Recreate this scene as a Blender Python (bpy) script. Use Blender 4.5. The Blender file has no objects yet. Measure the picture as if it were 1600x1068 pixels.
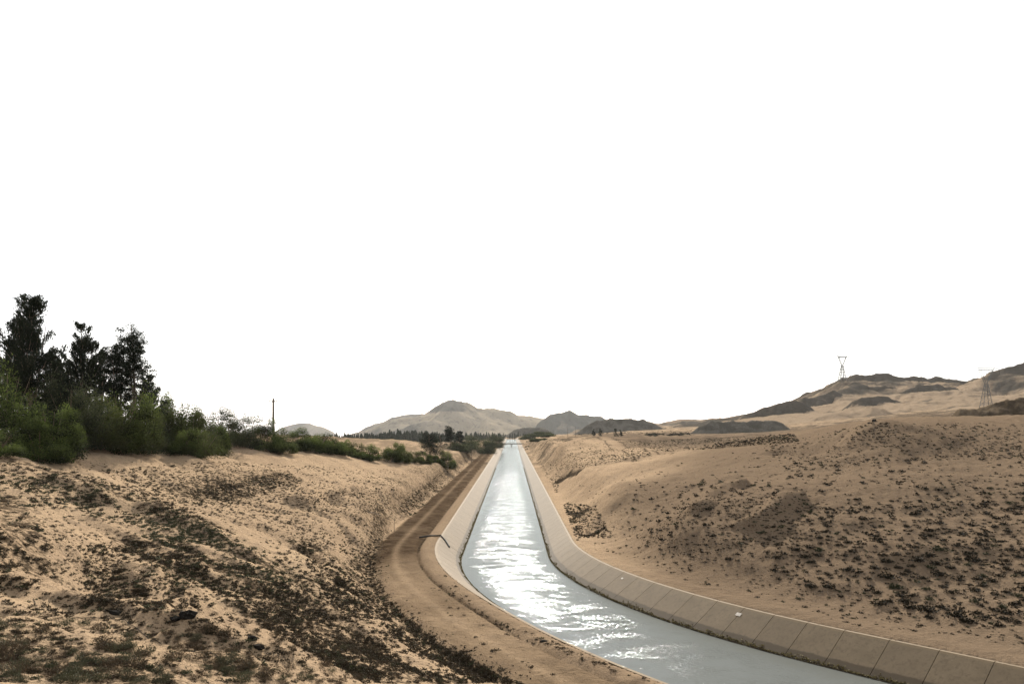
import bpy, math, random
import numpy as np
from mathutils import Vector, Matrix

rng = np.random.default_rng(7)
random.seed(7)
S = bpy.context.scene
COL = S.collection

# ------------------------------------------------------------------ camera, sky, sun, exposure
F, CX, HZ, CAMZ = 1244.0, 800.0, 666.0, 20.0      # focal length in photo pixels, centre column, horizon row, eye height
cam = bpy.data.cameras.new('camera')
cam.sensor_width = 36.0
cam.lens = F / 1600 * 36
cam.shift_y = (HZ - 534) / 1600
cam.clip_start, cam.clip_end = 0.1, 60000
co = bpy.data.objects.new('camera', cam)
co.location = (0, 0, CAMZ)
co.rotation_euler = (math.radians(90), 0, 0)
COL.objects.link(co)
S.camera = co

SUN_EL, SUN_AZ = math.radians(28), math.radians(0.5)   # azimuth measured from +Y towards +X
w = bpy.data.worlds.new('World')
S.world = w
w.use_nodes = True
nt = w.node_tree
sky = nt.nodes.new('ShaderNodeTexSky')
sky.sky_type = 'NISHITA'
sky.sun_disc = False
sky.sun_elevation = SUN_EL
sky.sun_rotation = SUN_AZ
sky.air_density, sky.dust_density, sky.ozone_density = 1.0, 1.2, 1.0
hs = nt.nodes.new('ShaderNodeHueSaturation')
hs.inputs['Saturation'].default_value = 0.3
nt.links.new(sky.outputs[0], hs.inputs['Color'])
nt.links.new(hs.outputs[0], nt.nodes['Background'].inputs[0])
bg = nt.nodes['Background']
bg.inputs[1].default_value = 0.05
veil = nt.nodes.new('ShaderNodeBackground')                       # even white cloud veil over the whole sky
veil.inputs[0].default_value = (1.0, 1.0, 1.0, 1)
veil.inputs[1].default_value = 0.35
add = nt.nodes.new('ShaderNodeAddShader')
nt.links.new(bg.outputs[0], add.inputs[0]); nt.links.new(veil.outputs[0], add.inputs[1])
nt.links.new(add.outputs[0], nt.nodes['World Output'].inputs[0])

sl = bpy.data.lights.new('sun', 'SUN')
sl.energy = 5.0
sl.angle = math.radians(0.5)
sl.color = (1.0, 0.93, 0.82)
so = bpy.data.objects.new('sun', sl)
sd = Vector((math.sin(SUN_AZ) * math.cos(SUN_EL), math.cos(SUN_AZ) * math.cos(SUN_EL), math.sin(SUN_EL)))
so.rotation_euler = sd.to_track_quat('Z', 'Y').to_euler()
so.location = (0, 0, 300)
COL.objects.link(so)
S.view_settings.view_transform = 'Standard'
S.view_settings.look = 'None'
S.view_settings.exposure = 1.0
S.view_settings.gamma = 1.0
S.view_settings.use_curve_mapping = False
S.render.engine = 'CYCLES'
S.cycles.use_denoising = True
S.cycles.max_bounces = 6
S.cycles.volume_bounces = 0
S.cycles.sample_clamp_indirect = 4.0

# ------------------------------------------------------------------ small helpers
def tag(o, label=None, cat=None, group=None, kind=None):
    if label: o['label'] = label
    if cat: o['category'] = cat
    if group: o['group'] = group
    if kind: o['kind'] = kind
    return o

def link(name, me, mat=None, parent=None, loc=None, smooth=False):
    o = bpy.data.objects.new(name, me)
    COL.objects.link(o)
    if mat is not None and not me.materials: me.materials.append(mat)
    if parent is not None: o.parent = parent
    if loc is not None: o.location = loc
    if smooth:
        me.polygons.foreach_set('use_smooth', np.ones(len(me.polygons), dtype=bool))
    return o

def empty(name, loc, rz=0.0):
    o = bpy.data.objects.new(name, None)
    o.empty_display_size = 0.3
    o.location = loc
    o.rotation_euler = (0, 0, rz)
    COL.objects.link(o)
    return o

def mesh_np(name, V, Fc, attrs=None):
    """V (n,3), Fc (m,k) with k = 3 or 4"""
    V = np.asarray(V, dtype=np.float32); Fc = np.asarray(Fc, dtype=np.int32)
    me = bpy.data.meshes.new(name)
    m, k = Fc.shape
    me.vertices.add(len(V)); me.vertices.foreach_set('co', V.ravel())
    me.loops.add(m * k); me.loops.foreach_set('vertex_index', Fc.ravel())
    me.polygons.add(m)
    me.polygons.foreach_set('loop_start', np.arange(0, m * k, k, dtype=np.int32))
    me.update(calc_edges=True)
    for an, av in (attrs or {}).items():
        a = me.attributes.new(an, 'FLOAT', 'POINT')
        a.data.foreach_set('value', np.asarray(av, dtype=np.float32))
    return me

class MB:
    """collects boxes, bars and tubes for ONE mesh"""
    def __init__(s): s.v, s.f = [], []
    def add(s, vs, fs):
        b = len(s.v); s.v += [tuple(v) for v in vs]; s.f += [tuple(i + b for i in f) for f in fs]
    def box(s, c, d, rot=None):
        vs = [Vector((x * d[0] / 2, y * d[1] / 2, z * d[2] / 2)) for x in (-1, 1) for y in (-1, 1) for z in (-1, 1)]
        if rot is not None: vs = [rot @ v for v in vs]
        vs = [v + Vector(c) for v in vs]
        s.add(vs, [(0, 1, 3, 2), (4, 6, 7, 5), (0, 4, 5, 1), (2, 3, 7, 6), (0, 2, 6, 4), (1, 5, 7, 3)])
    def tube(s, pts, radii, n=6, cap=True):
        pts = [Vector(p) for p in pts]
        if not hasattr(radii, '__len__'): radii = [radii] * len(pts)
        vs, fs = [], []
        for i, p in enumerate(pts):
            t = (pts[min(i + 1, len(pts) - 1)] - pts[max(i - 1, 0)]).normalized()
            a = t.cross(Vector((0, 0, 1)) if abs(t.z) < 0.9 else Vector((1, 0, 0))).normalized()
            b = t.cross(a)
            for k in range(n):
                q = 2 * math.pi * k / n
                vs.append(p + (a * math.cos(q) + b * math.sin(q)) * radii[i])
        for i in range(len(pts) - 1):
            for k in range(n):
                fs.append((i * n + k, i * n + (k + 1) % n, (i + 1) * n + (k + 1) % n, (i + 1) * n + k))
        if cap:
            fs.append(tuple(range(n))); fs.append(tuple((len(pts) - 1) * n + k for k in reversed(range(n))))
        s.add(vs, fs)
    def mesh(s, name):
        me = bpy.data.meshes.new(name); me.from_pydata(s.v, [], s.f); me.update(); return me

def sstep(a, b, x):
    t = np.clip((x - a) / (b - a), 0, 1); return t * t * (3 - 2 * t)

def _hash(ix, iy, seed):
    h = (ix.astype(np.int64) * 374761393 + iy.astype(np.int64) * 668265263 + seed * 1274126177) & 0xffffffff
    h = ((h ^ (h >> 13)) * 1274126177) & 0xffffffff
    h = (h ^ (h >> 16)) & 0xffffffff
    return h.astype(np.float64) / 0xffffffff

def vnoise(x, y, seed=0):
    ix, iy = np.floor(x), np.floor(y)
    fx, fy = x - ix, y - iy
    fx = fx * fx * fx * (fx * (fx * 6 - 15) + 10); fy = fy * fy * fy * (fy * (fy * 6 - 15) + 10)
    a, b = _hash(ix, iy, seed), _hash(ix + 1, iy, seed)
    c, d = _hash(ix, iy + 1, seed), _hash(ix + 1, iy + 1, seed)
    return (a * (1 - fx) + b * fx) * (1 - fy) + (c * (1 - fx) + d * fx) * fy - 0.5

def fbm(x, y, octs=4, seed=0, gain=0.5):
    r, a, t = 0, 1.0, 0
    for o in range(octs):
        r = r + a * vnoise(x * 2 ** o + 17.3 * o, y * 2 ** o - 9.1 * o, seed + o); t += a; a *= gain
    return r / t * 2            # about -1 .. 1

# ------------------------------------------------------------------ materials
class N:
    def __init__(s, name):
        s.m = bpy.data.materials.new(name); s.m.use_nodes = True
        s.t = s.m.node_tree; s.p = s.t.nodes['Principled BSDF']
        s.p.inputs['Specular IOR Level'].default_value = 0.25
        s.p.inputs['Roughness'].default_value = 0.9
    def n(s, kind, **kw):
        x = s.t.nodes.new('ShaderNode' + kind)
        for k, v in kw.items():
            if hasattr(x, k) and k not in ('Scale',): setattr(x, k, v)
        return x
    def l(s, a, b): s.t.links.new(a, b)
    def val(s, sock, v):
        if hasattr(v, 'is_linked') or isinstance(v, bpy.types.NodeSocket): s.l(v, sock)
        else: sock.default_value = v
    def pos(s, scale=(1, 1, 1), rot=(0, 0, 0), obj=False):
        if obj: src = s.n('TexCoord').outputs['Object']
        else: src = s.n('NewGeometry').outputs['Position']
        mp = s.n('Mapping'); s.l(src, mp.inputs[0]); mp.inputs['Scale'].default_value = scale; mp.inputs['Rotation'].default_value = rot
        return mp.outputs[0]
    def noise(s, vec, scale, detail=4, rough=0.6, dist=0.0):
        x = s.n('TexNoise'); s.l(vec, x.inputs['Vector']); x.inputs['Scale'].default_value = scale
        x.inputs['Detail'].default_value = detail; x.inputs['Roughness'].default_value = rough; x.inputs['Distortion'].default_value = dist
        return x.outputs[0]
    def ramp(s, fac, a, b, lo=0.0, hi=1.0):
        x = s.n('MapRange'); x.interpolation_type = 'SMOOTHSTEP'
        s.val(x.inputs['Value'], fac)
        for k, v in (('From Min', a), ('From Max', b), ('To Min', lo), ('To Max', hi)): x.inputs[k].default_value = v
        return x.outputs[0]
    def math(s, op, a, b=0.0):
        x = s.n('Math'); x.operation = op; s.val(x.inputs[0], a); s.val(x.inputs[1], b); return x.outputs[0]
    def mix(s, fac, a, b, mode='MIX'):
        x = s.n('Mix'); x.data_type = 'RGBA'; x.blend_type = mode
        s.val(x.inputs[0], fac)
        for sock, v in ((x.inputs[6], a), (x.inputs[7], b)):
            if isinstance(v, tuple): sock.default_value = v + (1,) if len(v) == 3 else v
            else: s.l(v, sock)
        return x.outputs[2]
    def attr(s, name):
        x = s.n('Attribute'); x.attribute_name = name; return x.outputs['Fac']
    def color(s, c):
        if isinstance(c, tuple): s.p.inputs['Base Color'].default_value = c + (1,)
        else: s.l(c, s.p.inputs['Base Color'])
    def bump(s, h, strength, dist):
        x = s.n('Bump'); x.inputs['Strength'].default_value = strength; x.inputs['Distance'].default_value = dist
        s.l(h, x.inputs['Height']); s.l(x.outputs[0], s.p.inputs['Normal']); return x

def mat_simple(name, col, var=0.25, scale=3.0, rough=0.85, metallic=0.0):
    b = N(name)
    n = b.noise(b.pos(), scale)
    lo = tuple(c * (1 - var) for c in col); hi = tuple(min(1, c * (1 + var)) for c in col)
    b.color(b.mix(b.ramp(n, 0.3, 0.7), lo, hi))
    b.p.inputs['Roughness'].default_value = rough; b.p.inputs['Metallic'].default_value = metallic
    return b.m

def mat_ground():
    b = N('sand_ground')
    p = b.pos()
    big = b.noise(p, 0.06, 5); mid = b.noise(p, 0.6, 5, 0.65); fine = b.noise(p, 6.0, 4, 0.7); grain = b.noise(p, 45.0, 2, 0.6)
    c = b.mix(b.ramp(big, 0.35, 0.7), (0.358, 0.257, 0.162), (0.298, 0.211, 0.134))
    c = b.mix(b.ramp(mid, 0.42, 0.75, 0, 0.6), c, (0.215, 0.157, 0.109))
    c = b.mix(b.ramp(fine, 0.55, 0.75, 0, 0.45), c, (0.147, 0.112, 0.080))
    c = b.mix(b.ramp(grain, 0.35, 0.7, 0, 0.22), c, (0.382, 0.309, 0.225))
    # dead plant litter and crust where the mask says so, broken up by noise
    veg = b.attr('veg')
    spots = b.noise(p, 1.6, 5, 0.7)
    thr = b.math('ADD', veg, b.math('MULTIPLY', b.math('SUBTRACT', spots, 0.5), 1.7))
    c = b.mix(b.ramp(thr, 0.52, 0.72, 0, 0.85), c, (0.042, 0.031, 0.021))
    c = b.mix(b.attr('brown'), c, (0.132, 0.096, 0.066), 'MIX')  # carries the right slope's painted shade and the berm's own brown
    spk = b.noise(p, 2.6, 7, 0.85)
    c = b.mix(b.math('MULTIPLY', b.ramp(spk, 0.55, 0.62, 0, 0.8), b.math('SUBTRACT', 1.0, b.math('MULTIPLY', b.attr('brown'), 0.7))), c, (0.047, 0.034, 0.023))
    # far off, where single plants cannot be told apart: speckle of scrub
    far = b.attr('far')
    sp = b.noise(b.pos((0.115, 0.036, 0.114)), 1.0, 6, 0.75)
    c = b.mix(b.math('MULTIPLY', far, b.ramp(sp, 0.41, 0.56, 0, 0.9)), c, (0.053, 0.042, 0.031))
    # service road: compacted, darker soil with wheel tracks
    road = b.attr('road')
    rn = b.noise(p, 0.5, 5, 0.65)
    rc = b.mix(b.ramp(rn, 0.35, 0.65), (0.042, 0.0285, 0.018), (0.080, 0.055, 0.035))
    c = b.mix(road, c, rc)
    dk = b.attr('dark')
    thr2 = b.math('ADD', dk, b.math('MULTIPLY', b.math('SUBTRACT', spots, 0.5), 0.9))
    c = b.mix(b.ramp(thr2, 0.35, 0.65, 0, 0.92), c, (0.027, 0.021, 0.015))
    b.color(c)
    h = b.math('ADD', b.math('MULTIPLY', mid, 1.0), b.math('MULTIPLY', fine, 0.35))
    h = b.math('ADD', h, b.math('MULTIPLY', grain, 0.04))
    b.bump(h, 1.0, 0.6)
    b.p.inputs['Roughness'].default_value = 0.95
    b.p.inputs['Specular IOR Level'].default_value = 0.0
    return b.m

def mat_hill(name, sand, rock, lo=0.42, hi=0.6, scale=0.01, streak=(1, 1, 1)):
    b = N(name)
    n = b.noise(b.pos(streak), scale, 7, 0.62, 0.4)
    a = b.attr('rock')
    t = b.math('ADD', b.math('SUBTRACT', n, 0.5), a)
    c = b.mix(b.ramp(t, lo, hi), sand, rock)
    f = b.noise(b.pos(), scale * 9, 5, 0.7)
    c = b.mix(b.ramp(f, 0.5, 0.68, 0, 0.5), c, tuple(x * 0.5 for x in rock))
    b.color(c)
    b.bump(b.noise(b.pos(), scale * 4, 6, 0.65), 0.6, 0.06 / scale)
    b.p.inputs['Specular IOR Level'].default_value = 0.0
    return b.m

def mat_concrete(name, shade_mix):
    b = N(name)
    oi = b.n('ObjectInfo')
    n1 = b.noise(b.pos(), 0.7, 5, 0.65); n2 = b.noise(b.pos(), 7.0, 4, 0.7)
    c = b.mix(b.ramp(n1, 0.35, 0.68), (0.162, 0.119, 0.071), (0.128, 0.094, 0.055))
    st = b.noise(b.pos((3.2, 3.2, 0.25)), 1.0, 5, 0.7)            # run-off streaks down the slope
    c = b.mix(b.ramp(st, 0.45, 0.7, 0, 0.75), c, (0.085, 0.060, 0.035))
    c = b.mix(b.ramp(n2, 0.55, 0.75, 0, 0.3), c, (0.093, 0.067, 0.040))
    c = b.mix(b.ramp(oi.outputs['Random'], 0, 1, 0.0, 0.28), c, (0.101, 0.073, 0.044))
    c = b.mix(shade_mix, c, (0.083, 0.066, 0.044))  # darker mix puts the lining's shaded side into its colour
    # wet, silted band above the water line
    sep = b.n('SeparateXYZ'); b.l(b.n('NewGeometry').outputs['Position'], sep.inputs[0])
    z = b.math('ADD', sep.outputs[2], b.math('MULTIPLY', b.math('SUBTRACT', n1, 0.5), 0.35))
    c = b.mix(b.ramp(z, 0.52, 0.66, 0.85, 0), c, (0.041, 0.029, 0.016))
    c = b.mix(b.ramp(z, 0.13, 0.2, 0.8, 0), c, (0.024, 0.017, 0.008))
    # sand blown over the coping
    c = b.mix(b.ramp(z, 2.22, 2.4, 0, 0.45), c, (0.178, 0.127, 0.072))
    b.color(c); b.bump(n2, 0.3, 0.03)
    return b.m

def mat_water():
    b = N('canal_water')
    p1 = b.pos((0.55, 0.9, 1))
    a = b.noise(p1, 4.4, 2, 0.5, 0.3); c = b.noise(b.pos((0.8, 1.2, 1)), 7.0, 4, 0.65, 0.3); d = b.noise(b.pos((0.22, 0.38, 1)), 1.0, 4, 0.6, 0.5)
    mid = b.attr('mid'); e = b.noise(b.pos(), 19.0, 3, 0.7)
    h = b.math('ADD', b.math('MULTIPLY', a, 0.235), b.math('MULTIPLY', c, 0.065))
    h = b.math('ADD', h, b.math('MULTIPLY', e, 0.006))
    gust = b.ramp(d, 0.38, 0.64, 0.22, 1.0)
    bp = b.bump(h, 1.0, 0.40)
    b.l(b.math('MULTIPLY', gust, b.math('ADD', b.math('MULTIPLY', mid, 0.8), 0.2)), bp.inputs['Strength'])
    b.color((0.092, 0.096, 0.089))                                   # silty water
    b.p.inputs['Specular IOR Level'].default_value = 0.0
    gl = b.n('BsdfGlossy'); gl.inputs['Roughness'].default_value = 0.075
    gl.inputs['Color'].default_value = (0.86, 0.95, 1.0, 1); b.l(bp.outputs[0], gl.inputs['Normal'])
    fr = b.n('LayerWeight'); fr.inputs['Blend'].default_value = 0.12; b.l(bp.outputs[0], fr.inputs['Normal'])
    ms = b.n('MixShader'); b.l(b.ramp(fr.outputs['Fresnel'], 0.0, 1.0, 0.045, 0.36), ms.inputs[0])
    out = [x for x in b.t.nodes if x.type == 'OUTPUT_MATERIAL'][0]
    b.l(b.p.outputs[0], ms.inputs[1]); b.l(gl.outputs[0], ms.inputs[2]); b.l(ms.outputs[0], out.inputs[0])
    return b.m

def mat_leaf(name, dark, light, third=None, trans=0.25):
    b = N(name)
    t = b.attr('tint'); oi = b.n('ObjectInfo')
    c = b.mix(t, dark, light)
    if third: c = b.mix(b.ramp(oi.outputs['Random'], 0.3, 1.0, 0, 0.6), c, third)
    b.color(c)
    b.p.inputs['Roughness'].default_value = 0.8
    b.p.inputs['Specular IOR Level'].default_value = 0.08
    tr = b.n('BsdfTranslucent'); b.l(c, tr.inputs[0])
    ms = b.n('MixShader'); ms.inputs[0].default_value = trans
    out = [x for x in b.t.nodes if x.type == 'OUTPUT_MATERIAL'][0]
    b.l(b.p.outputs[0], ms.inputs[1]); b.l(tr.outputs[0], ms.inputs[2]); b.l(ms.outputs[0], out.inputs[0])
    return b.m

M_ground = mat_ground()
M_conc = mat_concrete('lining_concrete', 0.0)
M_conc_shaded = mat_concrete('shaded_lining_concrete', 0.25)  # right lining: same concrete with shade in the colour
M_water = mat_water()
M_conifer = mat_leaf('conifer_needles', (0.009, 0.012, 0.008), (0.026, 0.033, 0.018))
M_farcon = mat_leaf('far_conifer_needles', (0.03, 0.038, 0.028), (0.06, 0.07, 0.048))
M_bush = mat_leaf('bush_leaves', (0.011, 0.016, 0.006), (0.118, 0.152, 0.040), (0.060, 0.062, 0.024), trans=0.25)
M_bushg = mat_leaf('grey_bush_leaves', (0.024, 0.029, 0.016), (0.085, 0.095, 0.044), trans=0.22)
M_scrub = mat_leaf('scrub_leaves', (0.015, 0.011, 0.007), (0.034, 0.040, 0.019), trans=0.05)
M_brown = mat_leaf('brown_scrub_leaves', (0.044, 0.031, 0.020), (0.060, 0.067, 0.036), trans=0.08)
M_twig = mat_leaf('dry_twigs', (0.070, 0.048, 0.031), (0.066, 0.070, 0.040), trans=0.1)
M_bark = mat_simple('bark', (0.11, 0.08, 0.055), 0.35, 8)
M_pole = mat_simple('weathered_wood', (0.10, 0.075, 0.055), 0.3, 6)
M_steel = mat_simple('galvanised_steel', (0.12, 0.12, 0.115), 0.15, 4, 0.6, 0.0)
M_black = mat_simple('black_plastic', (0.018, 0.017, 0.016), 0.3, 10, 0.6)
M_rock = mat_simple('dark_stone', (0.016, 0.014, 0.012), 0.5, 4, 0.95)
for _m in (M_black, M_rock): _m.node_tree.nodes['Principled BSDF'].inputs['Specular IOR Level'].default_value = 0.03
M_white = mat_simple('white_paint', (0.42, 0.38, 0.33), 0.3, 9)
M_bridge = mat_simple('bridge_concrete', (0.05, 0.046, 0.04), 0.25, 2)
M_moss = mat_leaf('waterline_moss', (0.07, 0.058, 0.026), (0.14, 0.115, 0.05), trans=0.1)

# ------------------------------------------------------------------ the canal's course
R, TH = 98.0, math.radians(39.0)
C0 = np.array([-1.05 + R, 124.0])
E2 = C0 + R * np.array([math.cos(math.pi + TH), math.sin(math.pi + TH)])
H2 = np.array([math.sin(TH), -math.cos(TH)]); N2 = np.array([math.cos(TH), math.sin(TH)])
LARC = R * TH
HALF, TOPD, TOPZ = 6.55, 10.15, 2.4

def widen(s):
    q = np.asarray(s, float) - 42.0
    return 0.105 * 0.5 * (np.sqrt(q * q + 30.0) + q) * (np.asarray(s) > 0)

def canal_d(X, Y):
    d1 = X + 1.05
    d2 = R - np.hypot(X - C0[0], Y - C0[1])
    ds = (X - E2[0]) * H2[0] + (Y - E2[1]) * H2[1]
    d3 = (X - E2[0]) * N2[0] + (Y - E2[1]) * N2[1]
    d = np.where(Y >= 124.0, d1, np.where(ds > 0, d3, d2))
    ang = np.mod(np.arctan2(Y - C0[1], X - C0[0]), 2 * math.pi) - math.pi
    s = np.where(Y >= 124.0, -1.0, np.where(ds > 0, LARC + ds, R * ang))
    return np.where(d < 0, np.minimum(d + np.minimum(widen(s), 6.0), -0.01), d)

def canal_at(s):
    """point on the centre line and the unit normal to the +d side; s = 0 at the far end of the bend, growing towards the near end"""
    if s <= 0: return np.array([-1.05, 124.0 - s]), np.array([1.0, 0.0])
    if s < LARC:
        a = math.pi + s / R
        return C0 + R * np.array([math.cos(a), math.sin(a)]), -np.array([math.cos(a), math.sin(a)])
    return E2 + H2 * (s - LARC), N2

# ------------------------------------------------------------------ the lie of the land
def wp(px, py, D):
    return ((px - CX) * D / F, D, CAMZ - (py - HZ) * D / F)

CTRL = [  # (photo column, photo row, distance in metres)
 (0,1068,26),(200,1068,27),(400,1068,31),(600,1068,39),(700,1068,45),(-200,1068,24),(-250,950,34),(-250,850,45),
 (0,1000,30),(150,1000,33),(290,968,38),(300,1010,35),(450,1000,42),(0,950,36),(60,920,42),(150,935,48),(110,860,52),
 (0,850,46),(0,800,58),(180,862,60),(230,880,62),(300,890,58),(400,950,52),(520,1010,49),(600,1030,50),(330,930,55),
 (0,745,75),(120,765,76),(200,780,79),(270,795,80),(340,830,76),(400,865,72),(450,905,68),(520,950,64),(600,1000,58),
 (-200,720,72),(-200,780,60),
 (60,728,92),(150,735,98),(230,755,100),(300,780,98),(350,790,103),(430,820,100),(480,850,92),(530,860,93),
 (560,820,112),(530,795,125),(480,785,122),(430,760,128),(350,745,125),(270,735,120),
 (600,780,150),(560,755,165),(480,735,160),(400,722,150),(640,760,185),(600,735,205),(660,745,225),
 (-150,700,85),(0,706,88),(100,720,98),(170,712,108),(230,712,118),(300,712,122),(340,702,155),(400,704,165),(440,708,175),(500,714,190),
 (560,718,215),(620,723,240),(660,725,260),(690,726,285),(700,730,290),(720,722,340),(740,712,420),
 (300,690,180),(200,690,190),(0,690,150),(450,695,240),(540,700,290),
 (650,690,400),(620,693,430),(680,697,420),(600,705,330),(700,700,460),(730,700,520),
 (600,697,800),(500,695,800),(400,692,800),(200,688,800),(0,685,800),(-400,685,800),(750,692,800),(700,694,800),(770,692,900),(780,684,1250),
 # right of the canal
 (1600,1030,60),(1600,960,69),(1600,850,85),(1600,760,106),(1600,700,132),(1600,663,155),(1800,900,75),(1800,760,105),(1800,650,170),
 (1480,656,158),(1400,662,150),(1368,660,142),(1400,760,108),(1400,850,87),(1400,950,74),(1500,800,97),(1500,900,80),(1500,700,132),
 (1300,700,142),(1300,740,122),(1330,780,104),(1230,785,106),(1230,850,92),(1230,930,80),(1160,800,104),(1140,765,116),(1080,800,107),
 (1080,850,98),(1080,890,90),(1050,760,134),(980,790,132),(980,840,115),(930,830,124),(920,770,165),(960,740,180),(1020,714,212),
 (1200,690,172),(1150,725,148),(1100,705,180),(1290,672,158),(1050,740,150),
 (905,735,205),(885,725,240),(870,705,290),(850,700,340),(880,690,320),(930,688,330),(960,705,245),(1000,708,226),(860,688,420),(880,682,430),(940,683,420),
 (840,690,520),(850,684,800),(835,686,900),(825,684,1250),
 (1000,696,320),(1040,705,240),(1100,695,300),(1200,682,300),(1300,672,300),(1400,664,300),(1100,684,500),(1000,684,500),(900,680,600),(950,677,700),
 (1150,676,640),(1240,674,640),(1300,662,600),(1400,648,700),(1500,640,760),(1600,634,800),(1000,672,1000),(1100,668,1000),(1200,662,1000),(1400,640,1000),(1600,618,1000),(1900,600,1000),
 (1300,669,220),(1480,659,220),(1600,657,220),(1700,655,240),
]
CW = [wp(*c) for c in CTRL] + [
 (0,0,18.3),(-8,0,18.3),(8,0,17.8),(0,-30,18.8),(-40,-30,19),(40,-40,14),(0,5,16.2),(-5,7,15.8),(5,7,15.0),(0,14,12.4),(-9,15,13.2),(9,14,11),
 (0,24,8.8),(12,24,7.2),(0,34,6.6),(20,16,7.5),(24,26,4.2),(-28,12,17.5),(-55,20,19),(-90,40,20),(45,5,3),(60,-20,2.6),(30,-25,12),
 (70,35,3),(60,45,2.5),(95,40,8),(120,60,13),(110,10,6),(-150,100,19),(160,140,22),(-400,400,12),(400,300,25),(600,500,40),
 (0,-150,20),(-150,-150,20),(150,-150,6)]
CW = np.array(CW)

YOFF = 12.0
def warp(X, Y):
    Yc = np.maximum(Y, 0) + YOFF
    return np.stack([X / Yc * 1.15, np.log(Yc) - np.minimum(Y, 0) / 60.0], -1)

_P = warp(CW[:, 0], CW[:, 1])
def _k(r2): return 0.5 * r2 * np.log(r2 + 1e-9)
_n = len(_P)
_r2 = ((_P[:, None] - _P[None]) ** 2).sum(-1)
_A = np.zeros((_n + 3, _n + 3))
_A[:_n, :_n] = _k(_r2) + np.eye(_n) * 0.0012
_A[:_n, _n:] = np.c_[np.ones(_n), _P]; _A[_n:, :_n] = _A[:_n, _n:].T
_W = np.linalg.solve(_A, np.r_[CW[:, 2], 0, 0, 0])

def rbf(X, Y):
    q = warp(X, Y); sh = q.shape[:-1]; q = q.reshape(-1, 2).astype(np.float32); out = np.empty(len(q), dtype=np.float32)
    P32, W32 = _P.astype(np.float32), _W.astype(np.float32)
    for i in range(0, len(q), 20000):
        b = q[i:i + 20000]
        r2 = (b[:, :1] - P32[None, :, 0]) ** 2 + (b[:, 1:] - P32[None, :, 1]) ** 2
        out[i:i + 20000] = (0.5 * r2 * np.log(r2 + np.float32(1e-9))) @ W32[:_n] + W32[_n] + b @ W32[_n + 1:]
    return out.reshape(sh).astype(np.float64)

def seg_dist(X, Y, pts):
    """distance to a polyline and how far along it (0..1)"""
    best = np.full(X.shape, 1e9); along = np.zeros(X.shape)
    for i in range(len(pts) - 1):
        ax, ay = pts[i][:2]; bx, by = pts[i + 1][:2]
        dx, dy = bx - ax, by - ay
        t = np.clip(((X - ax) * dx + (Y - ay) * dy) / (dx * dx + dy * dy + 1e-9), 0, 1)
        d = np.hypot(X - ax - t * dx, Y - ay - t * dy)
        m = d < best
        best = np.where(m, d, best); along = np.where(m, (i + t) / (len(pts) - 1), along)
    return best, along

# grid: fine in front of the viewer, running on behind and to the far plain
uu = np.concatenate([np.linspace(-3.2, -0.72, 50)[:-1], np.linspace(-0.72, 0.74, 700), np.linspace(0.74, 3.2, 50)[1:]])
yy = np.concatenate([np.linspace(-160, 8, 40)[:-1], 8 + np.cumsum(np.linspace(0.12, 0.22, 110)),])
yl = [yy[-1]]
while yl[-1] < 14000:
    y = yl[-1]
    r = 0.0072 if y < 150 else (0.0085 if y < 330 else (0.016 if y < 1500 else 0.06))
    yl.append(y * (1 + r))
yy = np.concatenate([yy, yl[1:]])
U, YG = np.meshgrid(uu, yy)
XG = U * np.maximum(YG + 4, 26.0)
DIST = canal_d(XG, YG)

def corridor_z(d, X, Y):
    a = np.abs(d)
    n = fbm(X * 0.8, Y * 0.8, 3, 41)
    z = np.full(d.shape, 2.40) + n * 0.07
    left = d < 0
    # left: sand windrow beside the lining, a rut, the road, a shallow ditch at the toe
    z += np.where(left, 0.28 * np.exp(-((a - 11.5) / 0.55) ** 2) * (0.7 + 0.6 * n) - 0.30 * np.exp(-((a - 12.75) / 0.3) ** 2)
                  - 0.06 * np.exp(-((a - 14.8) / 0.35) ** 2) - 0.06 * np.exp(-((a - 17.0) / 0.35) ** 2)
                  - 0.35 * np.exp(-((a - 19.6) / 0.6) ** 2), 0)
    z += np.where(~left, 0.12 * np.exp(-((a - 12.0) / 0.8) ** 2) + 0.10 * sstep(10.4, 13, a), 0)
    lin = (a - HALF) / (TOPD - HALF) * TOPZ
    z = np.where(a < TOPD + 0.16, np.minimum(lin - 0.6, 1.75), z)
    z = np.where(a < HALF, -1.2, z)
    return z

def base_z(X, Y, d):
    z = rbf(X, Y)
    z = np.where(Y > 1400, np.minimum(z, 1e9), z)
    a = np.abs(d)
    left = d < 0
    amp = sstep(10, 40, np.hypot(X, Y)) * 0.75 + 0.25
    z = z + amp * (0.55 * fbm(X / 14, Y / 14, 4, 3) + 0.30 * fbm(X / 3.6, Y / 3.6, 4, 9) * 1.0 + 0.6 * fbm(X / 40, Y / 40, 2, 5))
    z = z + 0.30 * np.abs(fbm(X / 1.5, Y / 1.5, 4, 29)) + np.where(d > 9, 0.28, 0.70) * amp * (0.5 - np.abs(fbm(X / 5.5, Y / 5.5, 4, 37)))
    ww = np.where(left, sstep(19.4, 25.5, a + 0.8 * fbm(X / 7, Y / 7, 3, 77)), sstep(12.2, 22.0, a + 0.8 * fbm(X / 6, Y / 6, 3, 78)))
    z = np.where((Y > -2) & (Y < 14), np.minimum(z, 18.3 - 0.5 * np.maximum(Y, 0)), z)
    z = np.maximum(z, 2.3) * (Y < 560) + z * (Y >= 560)
    return corridor_z(d, X, Y) * (1 - ww) + z * ww

ZG = base_z(XG, YG, DIST)
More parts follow.
